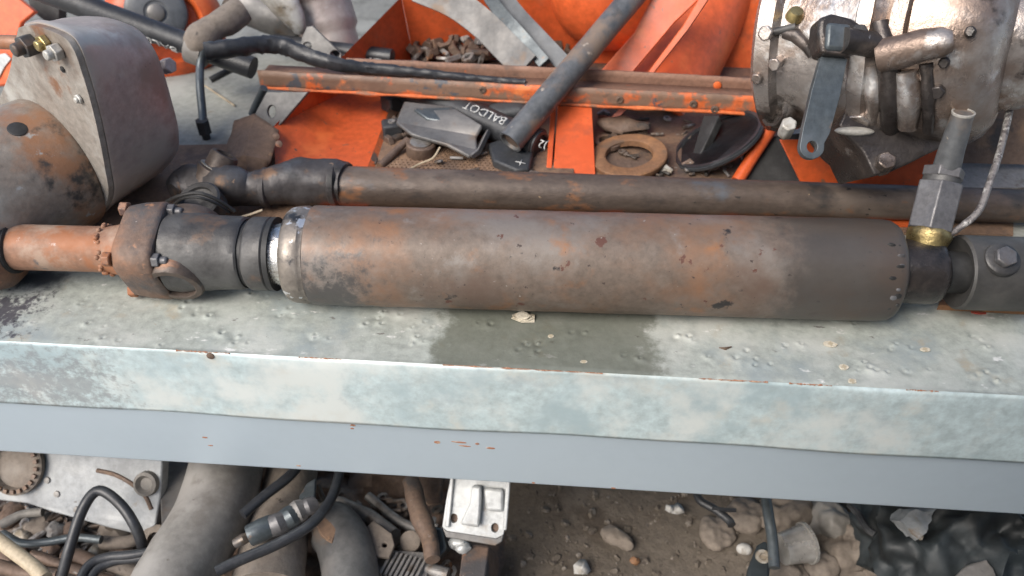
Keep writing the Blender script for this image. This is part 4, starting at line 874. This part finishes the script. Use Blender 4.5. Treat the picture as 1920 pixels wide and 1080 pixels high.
# ------------------------------------------------------------------ back left: orange wheel, black strut, elbow casting, tab plate, sheet
c = at(310, 48, y=.70); wn = (CAM-c).normalized()*.95+V((-.05, 0, .05)); wn.normalize(); rw = m(106, c)
wheel = thing('drum_wheel', 'round orange drum wheel with dark slate hub at upper left', 'wheel', c-V((0, 0, rw*.9)))
MB().lathe(c, wn, [(-.08, rw*.8), (-.06, rw), (-.02, rw*1.02), (0, rw*1.0), (.015, rw*.93), (.026, rw*.8), (.030, rw*.66), (.024, rw*.6), (.01, rw*.56), (.008, 0)], 64).build('rim', 'orange', wheel)
hc = atp(293, 24, c+wn*.03, wn); MB().lathe(hc-wn*.025, wn, [(0, rw*.5), (.022, rw*.52), (.030, rw*.50), (.034, rw*.44), (.033, rw*.2), (.031, rw*.18), (.031, 0)], 48).build('hub', 'hub_grey', wheel)
MB().lathe(hc+wn*.005, wn, [(0, rw*.15), (.004, rw*.14), (.006, rw*.1), (.006, 0)], 24).build('hub_cap', 'dark_grey', wheel)
# orange guard panels at left edge
gz = thing('orange_guard', 'folded orange guard panels with scuffed paint at far left edge', 'guard', at(0, 120, y=.62)-V((0, 0, .1)))
plate([(-60, -20), (20, -15), (65, 22), (40, 42), (30, 75), (-60, 75)], at(0, 30, y=.66), V((.1, 1, -.5)), .01, 'guard_panel', 'orange', gz, bevel=.002)
plate([(-60, 92), (30, 86), (44, 100), (40, 130), (28, 160), (-60, 168)], at(0, 120, y=.60), V((.2, 1, -.4)), .03, 'guard_panel', 'orange', gz, bevel=.006)
plate([(-40, 108), (10, 100), (20, 110), (8, 125), (-5, 150), (-40, 150)], at(0, 120, y=.597), V((.2, 1, -.4)), .002, 'scuffed_patch', 'white_metal', gz)
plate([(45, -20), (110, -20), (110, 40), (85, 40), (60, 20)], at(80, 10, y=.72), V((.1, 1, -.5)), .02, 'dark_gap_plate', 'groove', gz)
# black strut
sa2 = Axis(at(70, -22, y=.60), at(395, 98, y=.56)); sl = (at(395, 98, y=.56)-sa2.A).length
strut = thing('black_strut', 'thick black strut with white printed lettering running behind the gear housing', 'strut', sa2.p(sl/2)-V((0, 0, .05)))
rs = m(21, sa2.p(sl/2)); MB().lathe(sa2.A, sa2.d, [(-.05, rs*1.1), (sl*.35, rs*1.08), (sl*.37, rs), (sl+.07, rs)], 28).build('strut_tube', 'hose', strut, disp=(.0006, 30, 2))
wrap_text('STROTA', .017, sa2, sa2.t(335, rs), rs, .95, strut, 'lettering') if False else None
vs, fs = text_mesh('BALDOT', .018); b = MB()
for p in vs:
    t = sa2.t(335, rs)-p.x*1.35; tc_ = tocam(sa2, t); w2 = sa2.d.cross(tc_); a = .72+p.y/rs
    b.v.append(sa2.p(t)+(tc_*math.cos(a)+w2*math.sin(a))*(rs+.0012))
b.f = fs; b.build('lettering', 'white_ink', strut, solid=.0008)
# clamp bracket with a hanging rod
c = at(375, 82, y=.54)
clampb = thing('pipe_clamp', 'tan cast clamp with long hanging rod around the black strut', 'clamp', at(382, 250, y=.50))
b = MB().tube(smooth_path([at(455, 18, y=.60), at(430, 36, y=.58), at(402, 52, y=.56), at(378, 74, y=.545), at(366, 100, y=.54)], 6), [q.x for q in smooth_path([V((r, 0, 0)) for r in (.019, .022, .020, .025, .016)], 6)], 24); b.build('clamp_arm', 'dusty', clampb, disp=(.002, 40, 2))
MB().lathe(at(372, 92, y=.545), sa2.d, [(-.014, rs*1.05), (-.013, rs*1.45), (.013, rs*1.45), (.014, rs*1.05)], 32).build('clamp_ring', 'dusty_pipe', clampb)
b = MB().tube(smooth_path([at(386, 80, y=.53), at(376, 118, y=.52), at(375, 160, y=.49), at(379, 205, y=.465), at(381, 232, y=.445)], 5), .0062, 12); b.build('hanging_rod', 'lever', clampb)
b = MB(); q = at(381, 236, y=.445); hexbolt(b, q-V((0, 0, .012)), (0, 0, 1), .0105, .022); b.lathe(q-V((0, 0, .022)), (0, 0, 1), [(0, .006), (.014, .006)], 12); b.build('rod_nut', 'black_steel', clampb, bevel=.001)
b = MB().tube([at(395, 150, y=.57), at(430, 132, y=.59), at(470, 115, y=.61)], .0055, 10); single(b, 'thin_brace', 'rubber', 'thin dark brace bar slanting behind the hanging rod', 'bar')
b = MB().tube(smooth_path([at(383, 160, z=.01), at(410, 178, z=.004), at(440, 198, z=.003)], 5), .0016, 6); single(b, 'dry_straw', 'tan', 'thin straw coloured stalk on grey bench behind hanging rod', 'straw')
b = MB().tube([at(495, 165, z=.075), at(483, 190, z=.05), at(472, 215, z=.03)], .0058, 12); single(b, 'short_strut', 'lever', 'short dark strut under left end of the rusty channel', 'rod')
# ghost exhaust elbow
ex = thing('exhaust_elbow', 'big brown grey exhaust pipe elbow behind the channel at upper left', 'exhaust pipe', at(600, 90, y=.70)-V((0, 0, .05)))
b = MB().tube(smooth_path([at(430, -10, y=.72), at(460, 8, y=.72), at(500, 22, y=.71), at(540, 40, y=.70), at(560, 66, y=.69)], 6), [q.x for q in smooth_path([V((r, 0, 0)) for r in (.030, .032, .034, .030, .017)], 6)], 28); b.build('elbow_branch', 'dark_grey', ex, disp=(.002, 20, 2))
b = MB().tube(smooth_path([at(560, -60, y=.74), at(588, -20, y=.73), at(606, 25, y=.72), at(622, 80, y=.70), at(628, 110, y=.69)], 6), [.058]*8+[.052]*8+[.046]*9, 32); b.build('pipe_trunk', 'cast_paint', ex, disp=(.001, 20, 4))
b = MB().tube(smooth_path([at(500, -20, y=.66), at(535, 10, y=.655), at(556, 45, y=.65), at(560, 62, y=.65)], 6), [q.x for q in smooth_path([V((r, 0, 0)) for r in (.022, .026, .017, .008)], 6)], 20, squash=.6); b.build('bright_spout', 'alu', ex)
# tab plate with two holes
tp = at(600, 90, y=.60); tn = V((.1, 1, -.55)).normalized()
b = MB().prism(pxp([(566, 70), (575, 50), (586, 48), (640, 100), (640, 122), (560, 100)], tp, tn), tn*.006, [[atp(576+8*math.cos(a), 86+7*math.sin(a), tp, tn) for a in np.linspace(0, 6.28, 12, endpoint=False)], [atp(628+9*math.cos(a), 101+7*math.sin(a), tp, tn) for a in np.linspace(0, 6.28, 12, endpoint=False)]])
single(b, 'tab_plate', 'dark_grey', 'grey steel tab plate with two bolt holes above left channel end', 'plate', bevel=.001)
sa3 = Axis(at(515, 80, y=.64), at(735, 108, y=.62)); s3 = (at(735, 108, y=.62)-sa3.A).length; r3 = m(16, sa3.p(.1))
h3 = thing('printed_hose', 'black hose with chipped white print behind the rear channel web', 'hose', sa3.p(s3/2)-V((0, 0, .02)))
MB().lathe(sa3.A, sa3.d, [(0, r3), (s3, r3), (s3+.002, r3*.8)], 24).build('hose_body', 'hose', h3)
vs, fs = text_mesh('BALDOT', .015); b = MB()
for p in vs:
    t = sa3.t(718, r3)-p.x*2.1; tc_ = tocam(sa3, t); w2 = sa3.d.cross(tc_); a = .3+p.y/r3; b.v.append(sa3.p(t)+(tc_*math.cos(a)+w2*math.sin(a))*(r3+.001))
b.f = fs; b.build('lettering', 'white_ink', h3, solid=.0008)
# holed bracket and crumpled rusty sheet below the left channel end
bp = at(520, 215, z=.05); bn = V((.15, 1, -.75)).normalized()
b = MB().prism(pxp([(500, 172), (578, 172), (520, 240), (470, 230), (482, 205)], bp, bn), bn*.006, [[atp(509+8*math.cos(a), 209+12*math.sin(a), bp, bn) for a in np.linspace(0, 6.28, 12, endpoint=False)]])
single(b, 'holed_bracket', 'dark_grey', 'grey brown bracket with one oval hole under channel end', 'bracket', bevel=.001)
A0 = [[(440, 226, .035), (478, 214, .05), (522, 244, .05)], [(430, 262, .03), (470, 250, .048), (516, 272, .04)], [(424, 300, .02), (462, 292, .04), (508, 302, .03)], [(436, 326, .014), (464, 334, .018), (486, 336, .01)]]
b = MB().grid([[at(*q[:2], z=q[2]) for q in r] for r in A0]); single(b, 'crumpled_sheet', 'rust_sheet', 'crumpled rusty brown sheet leaning beside the orange left wall', 'sheet', sub=3, disp=(.0025, 30, 3), solid=.0022, sharp=12)
for x, y in ((518, 256), (523, 270)):
    q = at(x, y, z=.06); MB().lathe(q, (CAM-q), [(0, .005), (.003, .0045), (.004, 0)], 10).build('rivet', 'orange_worn', tray)

# ------------------------------------------------------------------ scrap under the bench
UZ = GZ+.10
def up(x, y, z=UZ): return at(x, y, z=z)
def utube(pix, r, name, mat, label, cat, z=UZ, group=None, seg=18, disp=None, n=6, zs=None, squash=1.0):
    zs = zs or [z]*len(pix); P_ = [up(x, y, q) for (x, y), q in zip(pix, zs)]
    if isinstance(r, (list, tuple)): rr = [q.x for q in smooth_path([V((a, 0, 0)) for a in r], n)]
    else: rr = r
    return single(MB().tube(smooth_path(P_, n), rr, seg, squash=squash), name, mat, label, cat, group, disp=disp)
# grey cast plate with toothed ring
cpn = V((.05, .75, -.66)).normalized(); cp0 = up(150, 920, -.30)
plt = thing('cast_cover', 'pale grey dusty cast cover plate with toothed opening under the bench', 'cover plate', cp0-V((0, 0, .1)))
MB().prism(pxp([(-60, 780), (310, 780), (300, 930), (292, 985), (262, 1003), (200, 990), (120, 965), (50, 945), (-60, 935)], cp0, cpn), cpn*.018).build('cover_body', 'plate_grey', plt, bevel=.004, sub=2, disp=(.003, 14, 3))
rc = atp(30, 872, cp0-cpn*.006, cpn); rg = m(56, rc)
MB().lathe(rc, -cpn, [(-.002, rg), (.004, rg), (.006, rg*.92), (.006, rg*.8), (-.002, rg*.76), (-.003, 0)], 48).build('opening_ring', 'dusty', plt)
uu, vv2, _ = frame(cpn)
for i in range(22):
    a = 2*math.pi*i/22; d_ = uu*math.cos(a)+vv2*math.sin(a)
    MB().box(rc-cpn*.006+d_*rg*.86, rg*.13, rg*.13, .008, Matrix((d_, cpn.cross(d_), cpn)).transposed()).build('tooth', 'scrap_rust', plt)
MB().tube(smooth_path([atp(x, y, cp0-cpn*.001, cpn) for x, y in ((182, 882), (215, 890), (248, 908), (272, 930), (284, 955))], 5), .003, 8).build('seam_rib', 'scrap_rust', plt)
MB().lathe(atp(277, 906, cp0, cpn), -cpn, [(0, .017), (.008, .016), (.010, .012), (.004, .008), (.004, 0)], 24).build('bolt_boss', 'dusty_pipe', plt)
for x, y in ((90, 900), (145, 955), (108, 926)): MB().lathe(atp(x, y, cp0, cpn), -cpn, [(0, .005), (.003, .004), (.004, 0)], 10).build('pimple', 'dusty_pipe', plt)
b = MB().prism([up(x, y, -.33) for x, y in ((172, 858), (245, 862), (232, 872), (205, 870))], V((0, 0, -.004))); single(b, 'white_offcut', 'white_ink', 'bright white plastic offcut on top of the grey cast cover', 'offcut')
# grey box strip
b = MB().prism([up(x, y, -.30) for x, y in ((292, 800), (372, 800), (345, 985), (300, 990))], V((.0, .05, -.03))); single(b, 'flat_bar', 'dark_grey', 'dull grey flat bar between cast cover and thick dusty pipe', 'bar', bevel=.004)
b = MB().lathe(up(292, 1012, -.34), V((0, -.6, .8)), [(-.003, .010), (-.003, .020), (.003, .020), (.004, .018), (.004, .010), (-.003, .010)], 28); single(b, 'ring_terminal', 'dusty', 'pale ring shaped eyelet lying right of the cable loop', 'washer')
# pipes
utube([(440, 800), (420, 890), (395, 970), (345, 1060), (310, 1130)], [.052, .050, .048, .048, .05], 'dusty_pipe', 'dusty_pipe', 'thickest dusty grey brown pipe slanting under the bench front', 'pipe', z=-.30, seg=32, disp=(.0035, 12, 2))
utube([(560, 800), (545, 900), (530, 960), (515, 1020), (500, 1110)], [.035, .036, .038, .042, .046], 'dusty_pipe', 'dusty', 'pale beige pipe right of the thickest dusty pipe', 'pipe', z=-.34, seg=28, disp=(.003, 14, 5))
utube([(590, 985), (615, 985), (640, 1010), (655, 1060), (660, 1120)], [.02, .034, .036, .036, .036], 'bent_pipe', 'dark_grey', 'blue grey bent pipe with rusty top end under the bench', 'pipe', z=-.34, seg=28, disp=(.001, 20, 2))
b = MB().prism([up(x, y, -.305) for x, y in ((592, 985), (612, 965), (640, 975), (622, 1018), (600, 1000))], V((0, 0, -.008))); single(b, 'rusty_cover', 'rust_sheet', 'small rusty brown cover plate on the bent pipe end', 'plate', bevel=.0015)
utube([(630, 950), (690, 975), (740, 1010)], [.02, .022, .02], 'link_bar', 'scrap_grey', 'beige grey arm reaching from bent pipe to holed bracket', 'arm', z=-.37, seg=18, disp=(.002, 30, 3), squash=.6)
b = MB().prism([up(x, y, -.335) for x, y in ((672, 1002), (700, 975), (735, 1000), (740, 1022), (730, 1045), (676, 1040))], V((0, 0, -.006)), [[up(721+5*math.cos(a), 1021+5*math.sin(a), -.335) for a in np.linspace(0, 6.28, 10, endpoint=False)]])
single(b, 'holed_plate', 'dusty', 'beige plate with one small hole under the bench', 'plate', bevel=.0015)
# black cables
utube([(108, 1110), (130, 1030), (155, 955), (185, 920), (225, 945), (255, 990), (272, 1040), (285, 1075)], .0068, 'black_cable', 'hose', 'black cable forming a tall loop in front of cast cover', 'cable', zs=[-.33, -.29, -.26, -.25, -.26, -.28, -.32, -.35], seg=10)
utube([(140, 1110), (165, 1062), (200, 1045), (250, 1040), (310, 1028)], .006, 'black_cable', 'hose', 'upper of two black cables running right across the lower left scrap', 'cable', z=-.30, seg=10)
utube([(155, 1115), (180, 1070), (215, 1052), (265, 1046), (315, 1034)], .006, 'black_cable', 'hose', 'lower of two black cables running right across the lower left scrap', 'cable', z=-.305, seg=10)
utube([(5, 1000), (40, 1018), (90, 1016), (140, 1008), (190, 1012)], .0055, 'black_cable', 'lever', 'grey cable lying flat through the left scrap heap', 'cable', z=-.34, seg=10)
utube([(405, 1072), (450, 1050), (520, 1020), (580, 985), (615, 945), (632, 905), (640, 860)], .0068, 'black_cable', 'hose', 'long black cable sweeping up from thick pipe to bench rail', 'cable', zs=[-.25, -.25, -.25, -.25, -.26, -.28, -.3], seg=10)
utube([(455, 965), (495, 930), (540, 895), (570, 860)], .0068, 'black_cable', 'hose', 'short black cable across the pale beige pipe', 'cable', z=-.265, seg=10)
# connectors
cn = thing('cable_connector', 'silver blue cable connector lying across the pale pipe', 'connector', up(510, 990, -.28))
for i, (x0_, y0_, x1_, y1_, r, mt) in enumerate(((440, 1020, 470, 1004, .007, 'steel'), (468, 1005, 512, 984, .015, 'lever'), (505, 990, 535, 975, .015, 'steel'), (530, 978, 556, 962, .015, 'lever'), (552, 962, 566, 955, .015, 'scrap_grey'), (566, 955, 590, 945, .012, 'steel'))):
    MB().tube([up(x0_, y0_, -.275), up((x0_+x1_)/2, (y0_+y1_)/2, -.272), up(x1_, y1_, -.275)], [r*.9, r, r*.9], 14).build('connector_shell', mt, cn, disp=(.0012, 60, i))
b = MB().prism([up(x, y, -.27) for x, y in ((560, 930), (575, 905), (592, 895), (590, 940), (570, 955))], V((0, 0, -.01))); single(b, 'blue_tab', 'lever', 'dark blue grey tab behind the cable connector', 'tab', bevel=.002)
# tan hose, rods and small scrap at lower left
utube([(-20, 1000), (20, 1030), (60, 1060), (85, 1085)], .0088, 'tan_rod', 'tan', 'straight tan coloured rod at lower left corner', 'rod', z=-.31, seg=14)
sl_ = [('rusty rod crossing behind the cable loop', 'rod'), ('brown bent rod below the cast cover', 'rod'), ('grey rod pointing to the ring eyelet', 'rod'), ('dark rod in the bottom left corner', 'rod'), ('pale rod under the two black cables', 'rod'), ('short rusty stub beneath the cable loop', 'rod')]
for (pix, r, mt), (lb, ct) in zip((([(60, 1040), (120, 1060), (210, 1090)], .007, 'scrap_rust'), ([(0, 985), (40, 965), (80, 960)], .006, 'dusty_pipe'), ([(190, 1018), (240, 1015), (275, 1000)], .009, 'dusty'), ([(-10, 1060), (50, 1075), (110, 1078)], .009, 'scrap_rust'), ([(205, 1060), (255, 1072), (300, 1080)], .008, 'dusty'), ([(120, 1040), (150, 1045), (180, 1058)], .010, 'scrap_rust')), sl_):
    utube(pix, r, 'scrap_rod', mt, lb, ct, z=-.36, seg=12, group='scrap rods at lower left', disp=(.0015, 50, 2))
lumps = [(20, 965, .018, 'scrap_rust', 'brown lump just under left edge of cast cover'), (75, 985, .016, 'dusty', 'pale pinkish lump beneath the cast cover'), (105, 995, .014, 'scrap_grey', 'bluish grey lump left of cable loop'), (40, 1008, .014, 'alu', 'silver lump on the grey cable'), (140, 1000, .014, 'scrap_rust', 'rusty lump inside the cable loop'), (215, 1000, .018, 'dusty', 'dusty lump behind the right leg of the cable loop'), (235, 1030, .016, 'scrap_rust', 'dark brown lump above the paired cables'), (130, 1072, .016, 'scrap_grey', 'grey lump between loop foot and paired cables'), (60, 1075, .018, 'scrap_grey', 'grey lump right of tan rod'), (250, 1082, .016, 'scrap_grey', 'grey lump at the bottom beside thick pipe'), (15, 1045, .018, 'scrap_rust', 'brown lump left of tan rod at frame edge'), (185, 1030, .012, 'alu', 'small silver lump below the loop top'), (100, 1030, .014, 'scrap_rust', 'rust lump against left leg of cable loop')]
for i, (x, y, r, mt, lb) in enumerate(lumps):
    b = MB().ell(up(x, y, -.385), r*random.uniform(.9, 1.4), r, r*random.uniform(.6, .9), Matrix.Rotation(random.uniform(0, 3), 3, 'Z'), seg=16, rings=10)
    single(b, 'scrap_lump', mt, lb+' under the bench', 'scrap', 'small scrap lumps under the bench at left', disp=(r*.5, 45, i))
# scrap bed below everything
g = MB(); rows = []
for i in range(70):
    r_ = []
    for j in range(40):
        a = up(-120+i*16, 830+j*8, -.41); fade = min(1, max(0, (980-proj(a)[0])/160)); h = noise.noise(a*26)*.02+noise.noise(a*60)*.012
        r_.append(V((a.x, a.y, GZ-.01+(.045+h)*fade)))
    rows.append(r_)
o = g.grid(rows).build('scrap_bed', 'scrap_rust', None); o['kind'] = 'stuff'
b = MB(); rc_ = random.Random(11)
for i in range(330):
    px, py = (rc_.uniform(-20, 300), rc_.uniform(945, 1085)) if i < 230 else (rc_.uniform(600, 850), rc_.uniform(930, 1085))
    c = up(px, py, -.40+rc_.uniform(-.015, .02)); rm = Matrix.Rotation(rc_.uniform(0, 3.1), 3, 'Z') @ Matrix.Rotation(rc_.uniform(-.6, .6), 3, 'X')
    k_ = rc_.random()
    if k_ < .4: b.box(c, rc_.uniform(.01, .035), rc_.uniform(.004, .012), rc_.uniform(.002, .008), rm)
    elif k_ < .75:
        dv_ = rm @ V((rc_.uniform(.01, .03), 0, 0)); b.tube([c-dv_, c+dv_], rc_.uniform(.0018, .0045), 8)
    else: b.lathe(c, rm @ V((0, .3, 1)), [(0, .004), (0, .009), (.003, .009), (.003, .004), (0, .004)], 10)
o = b.build('scrap_chips', 'scrap_mix', None); o['kind'] = 'stuff'
# white bracket and what stands round it
wb = thing('white_bracket', 'white painted cast bracket with raised ribs and two bolt holes', 'bracket', up(890, 1000, -.36))
wn2 = V((.02, .72, -.69)).normalized(); wp = up(890, 960, -.275)
hl_ = [[atp(x+7*math.cos(a), y+9*math.sin(a), wp, wn2) for a in np.linspace(0, 6.28, 12, endpoint=False)] for x, y in ((851, 972), (928, 990))]
MB().prism(pxp([(846, 890), (958, 890), (952, 960), (944, 1003), (930, 1010), (838, 996), (829, 988), (836, 940)], wp, wn2), wn2*.007, hl_).build('bracket_plate', 'white_metal', wb, bevel=.0015)
MB().prism(pxp([(829, 988), (838, 996), (930, 1010), (944, 1003), (942, 1016), (928, 1024), (836, 1008)], wp, wn2), wn2*.02).build('lower_lip', 'dark_grey', wb, bevel=.0015)
MB().prism(pxp([(884, 912), (902, 912), (902, 945), (898, 990), (862, 984), (880, 945)], wp-wn2*.014, wn2), wn2*.014).build('rib', 'white_metal', wb, bevel=.003)
MB().prism(pxp([(906, 915), (944, 917), (944, 962), (910, 958)], wp-wn2*.008, wn2), wn2*.008).build('pad', 'white_metal', wb, bevel=.005)
MB().prism(pxp([(845, 885), (852, 885), (842, 990), (834, 988)], wp-wn2*.006, wn2), wn2*.006).build('side_rib', 'white_metal', wb, bevel=.0015)
MB().prism(pxp([(950, 890), (958, 890), (950, 995), (942, 995)], wp-wn2*.006, wn2), wn2*.006).build('side_rib', 'white_metal', wb, bevel=.0015)
for x, y in ((851, 972), (928, 990)): MB().lathe(atp(x, y, wp+wn2*.006, wn2), wn2, [(0, .007), (.002, .0)], 12).build('hole_bottom', 'scrap_rust', wb)
b = MB().prism([up(x, y, -.35) for x, y in ((868, 1016), (918, 1022), (905, 1120), (855, 1120))], V((.012, .03, -.08))); single(b, 'rusty_post', 'rust_flange', 'brown rusty post standing below the white bracket', 'post', bevel=.004)
b = MB().prism([up(x, y, -.34) for x, y in ((800, 985), (830, 990), (838, 1030), (815, 1050), (792, 1035))], V((0, .03, -.05))); single(b, 'blue_block', 'lever', 'blue grey metal block left of the white bracket', 'block', bevel=.004)
utube([(770, 900), (785, 960), (805, 1010), (812, 1050)], [.012, .014, .012, .010], 'brown_lever', 'scrap_rust', 'dark brown lever slanting left of white bracket', 'lever', z=-.33, seg=14, disp=(.002, 40, 2))
b = MB().prism([up(x, y, -.37) for x, y in ((780, 860), (830, 880), (825, 945), (800, 950), (772, 900))], V((0, .02, -.02))); single(b, 'brown_plate', 'scrap_rust', 'dark brown plate in shade behind brown lever', 'plate', bevel=.003)
utube([(690, 930), (745, 975), (800, 1000)], .007, 'thin_rod', 'scrap_grey', 'thin grey rod with silver tip in the dark gap', 'rod', z=-.38, seg=10)
utube([(740, 1045), (780, 1060), (840, 1078)], .009, 'thin_rod', 'scrap_grey', 'grey rod at the bottom edge right of holed plate', 'rod', z=-.36, seg=10, group=None)
b = MB()
for i in range(8): b.box(up(725+i*9, 1058+i*2, -.352), .004, .035, .012, Matrix.Rotation(-.3, 3, 'Z'))
b.box(up(755, 1062, -.36), .07, .04, .01); single(b, 'finned_block', 'scrap_grey', 'small finned grey block at bottom left of white bracket', 'block', bevel=.001)
b = MB().lathe(up(770, 1015, -.36), V((0, -.5, .8)), [(-.01, .014), (.006, .014), (.008, .010), (.008, 0)], 20); single(b, 'round_plug', 'dusty', 'beige round plug left of the blue grey block', 'plug')
for k_, (x, y, s_) in enumerate(((858, 1018, .010), (868, 1026, .008), (548, 1008, .010))):
    single(MB().ell(up(x, y, -.345), s_*1.3, s_, s_, seg=12, rings=8), 'pale_crumb', 'white_metal', ('chipped pale crumb right under white bracket lip', 'second pale crumb lower under the white bracket lip', 'crumbly white bit on the pale beige pipe')[k_], 'debris', disp=(.004, 90, k_))
# dirt ground pebbles: countless
rng = random.Random(4); b = MB()
for i in range(2600):
    x = rng.uniform(-.3, .62); y = rng.uniform(-.1, .6); s_ = rng.choice((.0009, .0012, .0015, .0018, .0018, .0025, .0025, .004, .0055))*rng.uniform(.7, 1.3)
    z = GZ+.012*noise.noise(V((x*6, y*6, 0)))+.006*noise.noise(V((x*22, y*22, 3)))
    b.ell((x, y, z+s_*.2), s_*rng.uniform(1, 1.6), s_*rng.uniform(.8, 1.3), s_*.7, Matrix.Rotation(rng.uniform(0, 3), 3, 'Z') @ Matrix.Rotation(rng.uniform(0, 1), 3, 'X'), seg=6, rings=4)
o = b.build('pebbles', 'pebble', None, disp=(.0012, 140, 2), sharp=20); o['kind'] = 'stuff'
for x, y, s_, lb in ((1092, 1068, .013, 'white torn paper shard on the dirt at the bottom edge'), (1272, 955, .011, 'white crumpled shard on the dirt near bench rail'), (1256, 953, .007, 'smaller white shard touching the crumpled shard on the dirt')):
    c = up(x, y, GZ+.012); rr_ = random.Random(x)
    pl = [c+V((math.cos(t)*s_*rr_.uniform(.5, 1.2), math.sin(t)*s_*rr_.uniform(.5, 1.3), rr_.uniform(-.4, .6)*s_)) for t in [2*math.pi*i/7 for i in range(7)]]
    b = MB(); b.v = pl+[c+V((0, 0, s_*.5))]; b.f = [(i, (i+1) % 7, 7) for i in range(7)]
    single(b, 'white_shard', 'flake_white', lb, 'debris', 'white shards on the dirt', solid=.0012, sharp=15)
single(MB().ell(up(1155, 1008, GZ+.006), .03, .014, .01, Matrix.Rotation(-.7, 3, 'Z')), 'brown_clod', 'dusty', 'brown clod of earth in the middle of the dirt', 'clod', disp=(.008, 40, 2))
single(MB().ell(up(1190, 1052, GZ+.006), .008, .006, .005), 'rust_crumb', 'orange_rust', 'small orange brown crumb on the dirt', 'debris', disp=(.003, 90, 2))
# right side below the rail
utube([(1305, 915), (1312, 938), (1340, 955), (1366, 975), (1372, 985)], .006, 'black_wire', 'hose', 'black bent wire just under the rail above the dirt', 'wire', z=GZ+.08, seg=10)
utube([(1335, 952), (1358, 956), (1380, 957)], .003, 'wire_branch', 'hose', 'thin dark branch wire crossing the black bent wire', 'wire', z=GZ+.085, seg=8)
utube([(1432, 900), (1440, 960), (1448, 1010), (1452, 1065)], .0075, 'grey_rod', 'lever', 'upright slim blue grey rod beside the dark lug', 'rod', zs=[-.33, -.33, -.34, -.35], seg=12)
b = MB().prism([up(x, y, -.36) for x, y in ((1420, 1020), (1436, 1012), (1448, 1030), (1444, 1070), (1440, 1110), (1398, 1110), (1404, 1060))], V((0, 0, -.02)), ); lg = thing('dark_lug', 'dark teal metal lug with a bright bolt at bottom right', 'lug', up(1425, 1060, -.38)); b.build('lug_body', 'black_plastic', lg, bevel=.004)
MB().lathe(up(1430, 1044, -.359), V((0, -.4, .9)), [(0, .010), (.003, .009), (.003, .005), (.001, .004), (.001, 0)], 18).build('bolt', 'alu', lg)
cu_ = thing('clear_cup', 'cloudy clear plastic cup lying right of the upright rod', 'cup', up(1495, 1030, GZ+.01))
c0, c1 = up(1465, 1030, -.40), up(1512, 1018, -.40); dvv = (c1-c0).normalized(); Lc = (c1-c0).length
MB().lathe(c0, dvv, [(0, 0), (0, .022), (Lc*.5, .024), (Lc, .027), (Lc, .025), (Lc*.5, .0225), (.003, .0205), (.003, 0)], 32).build('cup_wall', 'clear', cu_)
MB().lathe(c0, dvv, [(Lc*.96, .0265), (Lc*.96, .0295), (Lc*1.06, .0295), (Lc*1.06, .0265)], 32).build('cup_rim', 'clear', cu_)
rocks = [(1400, 965, .035, .018, 'dusty', 'tan dusty slab right of the black bent wire'), (1475, 960, .05, .03, 'dusty', 'wide tan clod behind the upright rod'), (1560, 985, .045, .035, 'dusty_pipe', 'tall grey dusty clod below the rail'), (1600, 1035, .055, .035, 'dusty', 'largest pale dusty clod at lower right'), (1530, 1060, .035, .025, 'dusty', 'dusty clod at the bottom beside the cup'), (1640, 970, .04, .03, 'scrap_rust', 'brown dusty lump right of the tall grey clod'), (1670, 1010, .04, .03, 'dusty_pipe', 'grey dusty lump left of the black bag'), (1660, 1070, .045, .03, 'dusty', 'dusty clod at bottom edge left of the black bag'), (1395, 1030, .012, .01, 'flake_white', 'small white stone left of the dark lug'), (1470, 1085, .035, .02, 'dusty', 'dusty clod below the plastic cup'), (1345, 1000, .03, .012, 'dusty', 'low tan clod at the edge of the dirt')]
for i, (x, y, rx, rz, mt, lb) in enumerate(rocks):
    single(MB().ell(up(x, y, GZ+rz*.5), rx, rx*.8, rz, Matrix.Rotation(i*.8, 3, 'Z'), seg=56, rings=36), 'dusty_clod', mt, lb, 'clod', 'dusty clods under the bench at right', disp=(rx*.34, 20, i*1.7))
utube([(1592, 945), (1610, 965), (1625, 990), (1640, 1002)], .005, 'dark_twig', 'hose', 'short dark twig over the brown dusty lump', 'twig', z=-.36, seg=8)
utube([(1690, 985), (1712, 1000), (1730, 1010)], .0045, 'silver_clip', 'alu', 'small silver bent clip by the black bag', 'clip', z=-.33, seg=8)
# black bag: crumpled
bag = MB().ell(up(1850, 1030, -.39), .17, .13, .10, Matrix.Rotation(-.2, 3, 'Z'), seg=110, rings=70)
single(bag, 'black_bag', 'black_plastic', 'crumpled shiny black plastic bag under the bench at far right', 'bag', disp=(.034, 11, 3, 1), sharp=60)
b = MB().prism([up(x, y, -.30) for x, y in ((1685, 975), (1705, 955), (1760, 952), (1745, 985), (1722, 1010))], V((0, .02, -.03))); single(b, 'grey_sheet', 'plate_grey', 'folded pale grey plastic sheet at left side of the black bag', 'sheet', sub=3, disp=(.008, 30, 2))
b = MB().prism([up(x, y, -.31) for x, y in ((1780, 1090), (1820, 1055), (1850, 1048), (1862, 1066), (1870, 1100))], V((0, .01, -.04))); single(b, 'grey_wedge', 'dusty_pipe', 'pale grey wedge at the bottom edge before the black bag', 'wedge', sub=2, disp=(.004, 30, 2), bevel=.004)

for o in SC.objects:
    if '_o' in o: del o['_o']
